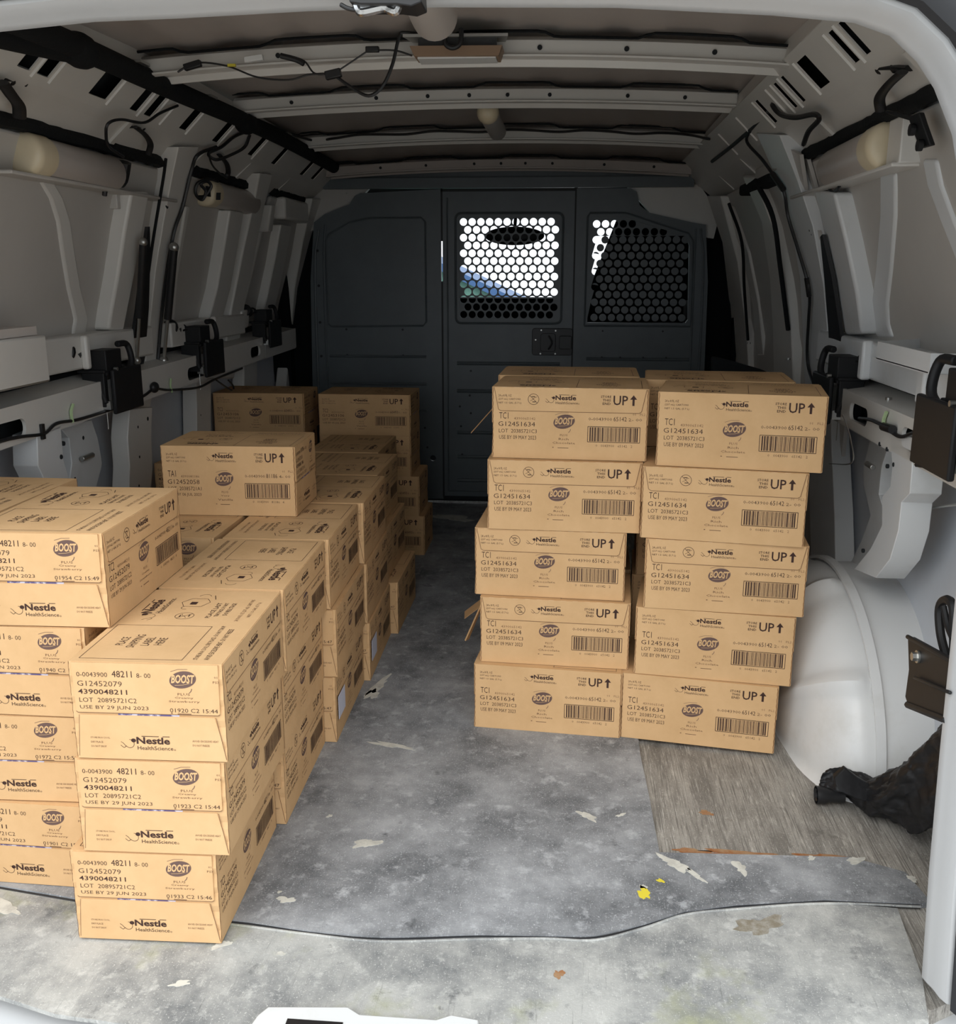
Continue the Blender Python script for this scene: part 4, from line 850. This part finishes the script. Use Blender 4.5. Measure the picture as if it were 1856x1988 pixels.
PROD = {
 'choc': dict(tc='TC1', n1='4390065142', g='G12451634', lot='LOT  20385721C3', use='USE BY 09 MAY 2023', b1='0-0043900', b2='65142', b3='2- 00', d='0   0043900   65142   2', nm=('PLUS', 'Rich', 'Chocolate'), pl='01   PL2'),
 'straw': dict(tc='TC2', n1='4390048211', g='G12452079', lot='LOT  20895721C2', use='USE BY 29 JUN 2023', b1='0-0043900', b2='48211', b3='8- 00', d='0   0043900   48211   8', nm=('PLUS', 'Creamy', 'Strawberry'), pl='01   PS3'),
 'van': dict(tc='TA1', n1='4390081186', g='G12452058', lot='LOT  20385721A1', use='USE BY 06 JUL 2023', b1='0-0043900', b2='81186', b3='4- 00', d='0   0043900   81186   4', nm=('PLUS', 'Very', 'Vanilla'), pl='01   PL2'),
 'far': dict(tc='TC2', n1='4390053106', g='G12453106', lot='LOT  20385721C2', use='USE BY 05 JUL 2023', b1='0-0043900', b2='60493', b3='1- 00', d='0   0043900   60493   1', nm=('PLUS', 'Very', 'Vanilla'), pl='01   PL2'),
}
def ink_upper(knife):
    I = Ink(CL, CH)
    for i, s in enumerate(('24 x 8 FL OZ', '(237 mL) CARTONS', 'NET 1.5 GAL (5.7 L)')): I.t(s, .040, (.125, .185, .190)[i], .865-.052*i, .897-.052*i, 1, .0, res=1)
    if knife: noknife(I, .268, .835, .0118)
    nestle(I, .345, .560, .775, .905)
    for i, s in enumerate(('STORE', 'THIS', 'END')): I.t(s, (.700, .712, .712)[i], (.766, .764, .764)[i], .872-.048*i, .905-.048*i, 1, .01, res=1)
    I.t('UP', .780, .872, .775, .905, 1, .012)
    I.rect(.900, .914, .770, .862); I.poly([(.885, .855), (.929, .855), (.907, .915)])
    return I
def ink_lower(p):
    I = Ink(CL, CH); q = PROD[p]
    I.t(q['tc'], .045, .105, .555, .645, 1, -.005); I.t(q['n1'], .142, .282, .545, .580, 3, -.008, res=1)
    I.t(q['g'], .040, .280, .452, .515, 1, -.006); I.t(q['lot'], .043, .292, .360, .412, 1, -.006); I.t(q['use'], .045, .288, .268, .322, 1, -.006)
    boost(I, .468, .530, .070, .098, q['nm'])
    I.t(q['pl'], .905, .985, .635, .665, 3, -.01, res=1)
    I.t(q['b1'], .625, .775, .555, .598, 1, -.006, res=1); I.t(q['b2'], .785, .868, .552, .612, 1, -.004); I.t(q['b3'], .880, .965, .555, .595, 1, -.008, res=1)
    u0, u1, v0, v1 = .622, .955, .255, .470; I.line([(u0, v0), (u1, v0), (u1, v1), (u0, v1)], .0012, 1, True)
    rnd = random.Random(11); u = u0+.012
    while u < u1-.012:
        w = rnd.choice((.003, .003, .005, .008)); I.rect(u, min(u+w, u1-.006), v0+.01, v1-.01); u += w+rnd.choice((.003, .004, .006))
    I.t(q['d'], .675, .91, .188, .222, 1, -.01, res=1)
    return I
def ink_top():
    I = Ink(CL, CW)     # u along length, v towards the far long side
    I.line([(.04, .28), (.46, .28), (.46, .95), (.04, .95)], .0009, 1, True)
    for i, s in enumerate(('PLACE', 'SHIPPING', 'LABEL', 'HERE')): I.t(s, (.20, .175, .20, .21)[i], (.30, .335, .305, .30)[i], .76-.085*i, .815-.085*i, 1, -.004)
    I.t('STORE IN A COOL, DRY PLACE - DO NOT DROP', .05, .47, .18, .215, 1, 0, res=1); I.t('AVOID EXCESSIVE HEAT - DO NOT FREEZE', .05, .43, .11, .145, 1, 0, res=1)
    nestle(I, .53, .86, .74, .90)
    noknife(I, .60, .55, .0155)
    # opening-knife pictogram
    I.line([(.74, .63), (.74, .50), (.81, .46), (.86, .50), (.86, .62), (.80, .67)], .0009, 1, True); I.rect(.77, .81, .55, .60, 1); I.ring(.72, .60, .008, .0008, 1, 8, .5, 3.5); I.ring(.90, .54, .010, .0008, 1, 8, -1.5, 1.6)
    for a in (.52, .545, .57): I.line([(.80+a*.1, .44), (.86+a*.1, .47)], .0007)
    for i, s in enumerate(('PLACE LAST', 'TRAY PACK, DO NOT', 'DOUBLE STACK')): I.t(s, .58+.02*i, .80, .36-.055*i, .395-.055*i, 1, .006, res=1)
    I.t('24 X 8 FL OZ (237 mL) CARTONS', .54, .86, .13, .165, 3, 0, res=1); I.t('NET 1.5 GAL (5.7 L)', .60, .82, .07, .10, 3, 0, res=1)
    return I
def ink_end_up(p, stamp):
    I = Ink(CW, CH); q = PROD[p]; m1 = 3 if p == 'straw' else 1
    I.t(q['b1'], .055, .255, .855, .900, 1, -.008); I.t(q['b2'], .285, .415, .855, .920, 1, -.002); I.t(q['b3'], .445, .535, .855, .900, 1, -.010)
    I.t(q['g'], .055, .345, .760, .812, 1, -.010); I.t(q['n1'], .055, .375, .678, .728, 1, .006); I.t(q['lot'], .058, .432, .595, .640, 1, -.008); I.t(q['use'], .058, .505, .515, .562, 1, -.008)
    boost(I, .742, .845, .088, .085, ())
    for i, n_ in enumerate(q['nm']): I.t(n_, .742-.010*len(n_), .742+.010*len(n_), .685-.038*i, .710-.038*i, 3, 0, res=1)
    I.t(stamp[0], .645, .835, .512, .552, 1, -.008); I.t(stamp[1], .860, .955, .512, .552, 1, -.004)
    I.t('01', .945, .965, .865, .885, 3, res=1); I.t('PS3', .935, .975, .815, .838, 3, res=1)
    return I
def ink_end_lo():
    I = Ink(CW, CH); nestle(I, .30, .655, .110, .255)
    for i, s in enumerate(('STORE IN A COOL,', 'DRY PLACE', 'DO NOT DROP')): I.t(s, .105, (.235, .185, .205)[i], .215-.045*i, .235-.045*i, 3, 0, res=1)
    for i, s in enumerate(('AVOID EXCESSIVE HEAT', 'DO NOT FREEZE')): I.t(s, .775, (.945, .885)[i], .205-.045*i, .225-.045*i, 3, 0, res=1)
    return I
CM = [M_card, M_ink, M_boost, M_ink2, M_cardlt, M_carddk]
x0, x1, y0_, y1_ = -CL/2, CL/2, -CW/2, CW/2
FACES = {'front': ((x0, y0_, 0), (1, 0, 0), (0, 0, 1), (0, -1, 0)), 'back': ((x1, y1_, 0), (-1, 0, 0), (0, 0, 1), (0, 1, 0)),
         'left': ((x0, y1_, 0), (0, -1, 0), (0, 0, 1), (-1, 0, 0)), 'right': ((x1, y0_, 0), (0, 1, 0), (0, 0, 1), (1, 0, 0)), 'top': ((x0, y0_, CH), (1, 0, 0), (0, 1, 0), (0, 0, 1))}
def finish(mb, name, mats):
    bmesh.ops.recalc_face_normals(mb.bm, faces=mb.bm.faces); me = bpy.data.meshes.new(name); mb.bm.to_mesh(me); mb.bm.free()
    for q in mats: me.materials.append(q)
    return me
def body_mesh(p, kind):
    m = MB(); rnd = random.Random(hash(p+kind) % 1000 if False else len(p)*7+len(kind)); ins = .0012; N = 14; rings = []
    for j in range(N+1):
        z = CH*j/N; w = .0011*math.sin(j*2.2)
        ring = []
        for sx, sy in ((-1, -1), (1, -1), (1, 1), (-1, 1)):
            ring += [(sx*(CL/2-ins)+(0 if sx*sy > 0 else 0)+w*sx, sy*(CW/2-ins), z)]
        rings.append(ring)
    # four corners with light waviness; corner chamfers come from the bevel modifier
    m.loft(rings)
    def off(F, d): O, U, V_, N_ = F; return (tuple(a+b*d for a, b in zip(O, N_)), U, V_, N_)
    lo = ink_lower(p)
    for f in ('front', 'back'):
        lo.flush(m, *off(FACES[f], -ins))
        if kind == 'plain': ink_upper(False).flush(m, *off(FACES[f], -ins))
    ink_top().flush(m, *FACES['top'])
    for f in ('front', 'back'):          # dark fluted edges where the board is cut, pale nibs along the crease
        I = Ink(CL, CH)
        for u in (.0045, .9955): I.line([(u+(.0016 if j % 2 else -.0016), .01+.98*j/22) for j in range(23)], .0011, 5)
        if kind == 'flap':
            for i in range(11): I.rect(.06+.08*i, .06+.08*i+.035, .982, .998, 4)
        I.flush(m, *off(FACES[f], -ins+.0004))
    # cut perforation nibs along the top edges
    I = Ink(CW, CH)
    for f in ('left', 'right'):
        I = Ink(CW, CH)
        for i in range(7): I.rect(.09+.125*i, .09+.125*i+.055, .965, .995, 4)
        I.flush(m, *off(FACES[f], .0006))
    return finish(m, 'carton_body', CM)
def tear_mesh():
    m = MB(); P = [(.012, .995), (.040, .69), (.055, .668), (.945, .668), (.960, .69), (.988, .995)]
    O, U, V_, N_ = [Vector(v) for v in FACES['front']]
    m.prism([O+U*(a*CL)+V_*(b*CH)+N_*(-.0014) for a, b in P], N_*.0016)
    I = ink_upper(True); I.line(P, .0009, 3); I.flush(m, O+N_*.0002, U, V_, N_)
    return finish(m, 'tear_flap', CM)
def endup_mesh(p, stamp):
    m = MB(); O, U, V_, N_ = [Vector(v) for v in FACES['left']]
    P = [(.025, .995), (.030, .500), (.040, .487), (.955, .487), (.968, .500), (.972, .995)]
    m.prism([O+U*(a*CW)+V_*(b*CH)+N_*(-.0016) for a, b in P], N_*.0030)
    I = ink_end_up(p, stamp); I.line(P[1:-1], .0009, 3)
    I.flush(m, O+N_*.0014, U, V_, N_)
    return finish(m, 'upper_end_flap', CM)
def endlo_mesh():
    m = MB(); O, U, V_, N_ = [Vector(v) for v in FACES['left']]
    P = [(.010, .006), (.05, .462), (.93, .462), (.985, .10), (.992, .006)]
    m.prism([O+U*(a*CW)+V_*(b*CH)+N_*(-.0016) for a, b in P], N_*.0022)
    I = ink_end_lo(); I.line([(.94, .46), (.99, .03)], .0008, 3); I.line([(.045, .46), (.02, .03)], .0006, 3); I.flush(m, O+N_*.0006, U, V_, N_)
    # shrink-wrap peeping through the slit between the flaps
    m.mi = 6; m.prism([O+U*(a*CW)+V_*(b*CH)+N_*(-.0015) for a, b in ((.30, .462), (.30, .486), (.70, .486), (.70, .462))], N_*.0012); m.mi = 0
    return finish(m, 'lower_end_flap', CM+[M_wrap])
BM = {}; EU = {}; TM = tear_mesh(); EL = endlo_mesh()
ZM = .0064
def carton(pos, rz, z, prod, kind, label, group, stamp=('01920 C2', '15:44'), scale=None, tilt=None, h=1.0):
    if (prod, kind) not in BM: BM[(prod, kind)] = body_mesh(prod, kind)
    if (prod, stamp) not in EU: EU[(prod, stamp)] = endup_mesh(prod, stamp)
    t = thing('carton', label, 'carton', (pos[0], pos[1], z+ZM), group, rz)
    if tilt: t.rotation_euler = (tilt[0], tilt[1], rz)
    if scale: t.scale = scale
    link('body', BM[(prod, kind)], t, bevel=0, smooth=False)
    a = link('upper_end_flap', EU[(prod, stamp)], t, smooth=False); b = link('upper_end_flap', EU[(prod, stamp)], t, smooth=False); b.rotation_euler = (0, 0, PI)
    a = link('lower_end_flap', EL, t, smooth=False); b = link('lower_end_flap', EL, t, smooth=False); b.rotation_euler = (0, 0, PI)
    if kind == 'flap':
        a = link('tear_flap', TM, t, smooth=False); b = link('tear_flap', TM, t, smooth=False); b.rotation_euler = (0, 0, PI)
    return t
def along(cx, cy, yaw, w, d):   # centre from the midpoint of the front edge
    return (cx-math.sin(yaw)*d/2, cy+math.cos(yaw)*d/2)
LV5 = ['bottom', 'second lowest', 'middle', 'second highest', 'top']
G_R = 'chocolate drink cartons stacked on the right'
# right pair of stacks: midpoint pixels of each bottom front edge, level, yaw
for nm, side, rows_ in (('left', 'A', [((1060, 1422), -.085, 'plain'), ((1074, 1292), -.055, 'flap'), ((1065, 1160), -.06, 'flap'), ((1093, 1031), -.035, 'flap'), ((1103, 892), -.055, 'flap')]),
                        ('right', 'B', [((1350, 1447), -.155, 'plain'), ((1380, 1320), -.13, 'plain'), ((1402, 1189), -.10, 'flap'), ((1398, 1053), -.15, 'flap'), ((1431, 911), -.165, 'plain')])):
    for i, (pc, yaw, kd) in enumerate(rows_):
        z = i*(CH+.0012); p = at(*pc, 'z', z+ZM); c = along(p.x, p.y, yaw, CL, CW)
        carton(c, yaw+PI, z, 'choc', kd, '%s carton in the %s hand front stack of the right pair' % (LV5[i], nm), G_R, ('01988 C3', '10:12'))
        # stacks hidden behind, same height
        c2 = along(p.x+(.0 if side == 'A' else -.012)+.006*((i*3) % 4-1), p.y+.012, yaw*.6, CL, CW); c2 = along(c2[0], c2[1]+CW/2+.006, yaw*.4, CL, CW)
        t = carton(c2, yaw*.5+PI, z, 'choc', 'plain', '%s carton in the stack hidden behind the %s hand front stack' % (LV5[i], nm), 'cartons behind the right hand stacks', ('01988 C3', '10:12'))
        if side == 'A' and i in (1, 4):       # torn end flap sticking out
            m = MB(); s = 1
            P = [(CL/2, .02, .07), (CL/2, .10, .07), (CL/2+.085, .06, -.01), (CL/2+.095, -.02, -.02)] if i == 1 else [(CL/2, .075, .09), (CL/2, .11, .09), (CL/2+.07, .105, .01), (CL/2+.07, .09, .01)]
            m.prism(P, (.0, .002, .003)); m.build('torn_flap', M_card, t, local=True, smooth=False)
            if i == 1:
                m = MB(); m.prism([(CL/2, .10, .13), (CL/2, .115, .13), (CL/2+.075, .115, -.05), (CL/2+.068, .10, -.05)], (.003, .0, .002)); m.build('torn_strip', M_card, t, local=True, smooth=False)
LV3 = ['bottom', 'middle', 'top']
G_L = 'strawberry drink cartons stacked on the left'
FROWS = [  # per level: pixel of the front right bottom corner, plus nominal row y
 ('frontmost', [(430, 1837), (446, 1664), (442, 1480)], 1.300, .03, +1, [('01933 C2', '15:46'), ('01923 C2', '15:44'), ('01920 C2', '15:44')]),
 ('second', [(557, 1610), (553, 1460), (557, 1303)], 1.648, .02, -1, None),
 ('third', [(655, 1447), (656, 1317), (642, 1178)], 1.99, .02, -1, None),
 ('fourth', [(720, 1325), (714, 1208), (708, 1092)], 2.335, .02, -1, None),
 ('fifth', [(774, 1232), (751, 1131), (735, 1030)], 2.68, .0, -1, None),
]
for nm, lv, yr, yaw, d, stamps in FROWS:
    for i, pc in enumerate(lv):
        z = i*(CH+.0015); p = at(*pc, 'y', yr); x = p.x if i == 0 or True else 0
        c = (x-CW/2*math.cos(yaw)-CL/2*math.sin(yaw), yr+CL/2*math.cos(yaw))
        t = carton(c, yaw+d*PI/2, z, 'straw', 'flap' if not (nm == 'frontmost' and i == 0) else 'plain', '%s carton in the %s stack of the left aisle row' % (LV3[i], nm), G_L, stamps[i] if stamps else ('01951 C2', '15:47'))
        if nm in ('fourth', 'third') and i == 0:
            s_ = -1; Iu = MB(); Iu.bx(*((.085, .155) if d < 0 else (-.16, -.09)), *((CW/2+.0022, CW/2+.003) if d < 0 else (-CW/2-.003, -CW/2-.0022)), .05, .105); 
            # the aisle-side face is local +y when turned by -90 degrees
            Iu.build('white_label', M_label, t, local=True, smooth=False)
for i in range(3):
    carton((-.335-CW/2+(.0, .02, .03)[i]*.3, 3.03+CL/2), -PI/2, i*(CH+.0015), 'straw', 'plain', '%s carton in the sixth stack of the left aisle row' % LV3[i], G_L, ('01951 C2', '15:47'))
LV4 = ['bottom', 'second lowest', 'second highest', 'top']
G_G = 'strawberry drink cartons along the left wall'
for i, st_ in enumerate((('01901 C2', '15:41'), ('01972 C2', '15:50'), ('01940 C2', '15:43'), ('01954 C2', '15:49'))):
    xr = (-.515, -.520, -.505, -.470)[i]; yr = (1.425, 1.43, 1.43, 1.43)[i]; yaw = (-.02, .03, 0, .03)[i]
    xr = (-.53, -.53, -.505, -.462)[i]
    carton((xr-CW/2-CL/2*math.sin(yaw), yr+CL/2), yaw+PI/2, i*(CH+.0015), 'straw', 'plain' if i < 3 else 'flap', '%s carton in the stack at the left edge nearest the door' % LV4[i], G_G, st_)
    carton((xr-CW*1.5-.004-.002*i, yr+CL/2+.07), PI/2, i*(CH+.0015), 'straw', 'plain', '%s carton in the stack against the left wall behind the door pillar' % LV4[i], G_G, st_)
for i in range(3):
    carton((-.488-CW/2, 1.985+CL/2), -PI/2, i*(CH+.0015), 'straw', 'plain', '%s carton in the stack under the left end of the lone carton' % LV3[i], G_G, ('01951 C2', '15:47'))
    carton((-.495-CW/2, 2.335+CL/2), -PI/2, i*(CH+.0015), 'straw', 'plain', '%s carton in the stack behind the lone carton stack by the left wheel housing' % LV3[i], G_G, ('01951 C2', '15:47'))
    carton((-.50-CW/2, 2.68+CL/2), -PI/2, i*(CH+.0015), 'straw', 'plain', '%s carton in the stack by the left wall in front of the far pair' % LV3[i], G_G, ('01951 C2', '15:47'))
for i in range(3):
    carton((-.965+CW/2, 2.79+CL/2), -PI/2, i*(CH+.0015), 'straw', 'plain', '%s carton in the shadowed stack against the left wall past the wheel housing' % LV3[i], G_G, ('01951 C2', '15:47'))
# lone carton lying on top
zt = 3*(CH+.0015)
tz = at(450, 999, 'z', zt+ZM); yaw = .03; c = along(tz.x, tz.y, yaw, CL*.93, CW*.85)
carton(c, yaw+PI, zt, 'van', 'plain', 'lone TA1 carton lying across the top of the left stacks', 'lone carton', ('01120 A1', '09:31'), scale=(.935, .93, 1.05))
# far pair of stacks facing the camera
hs = .15/CH
for nm, px, yb in (('left', [(503, 1080), (503, 1003), (503, 925), (503, 847)], 3.50), ('right', [(738, 1080), (727, 1003), (710, 925), (708, 843)], 3.50)):
    for i, pc in enumerate(px):
        z = i*.1505; p = at(*pc, 'y', yb)
        carton((p.x, yb+CW/2), (.02 if nm == 'left' else .0), z, 'far', 'plain' if nm == 'left' or i < 3 else 'plain', '%s carton in the %s stack of the far pair before the partition' % (LV4[i], nm), 'cartons in the far pair of stacks', ('01951 C2', '15:47'), scale=(1, 1, hs))
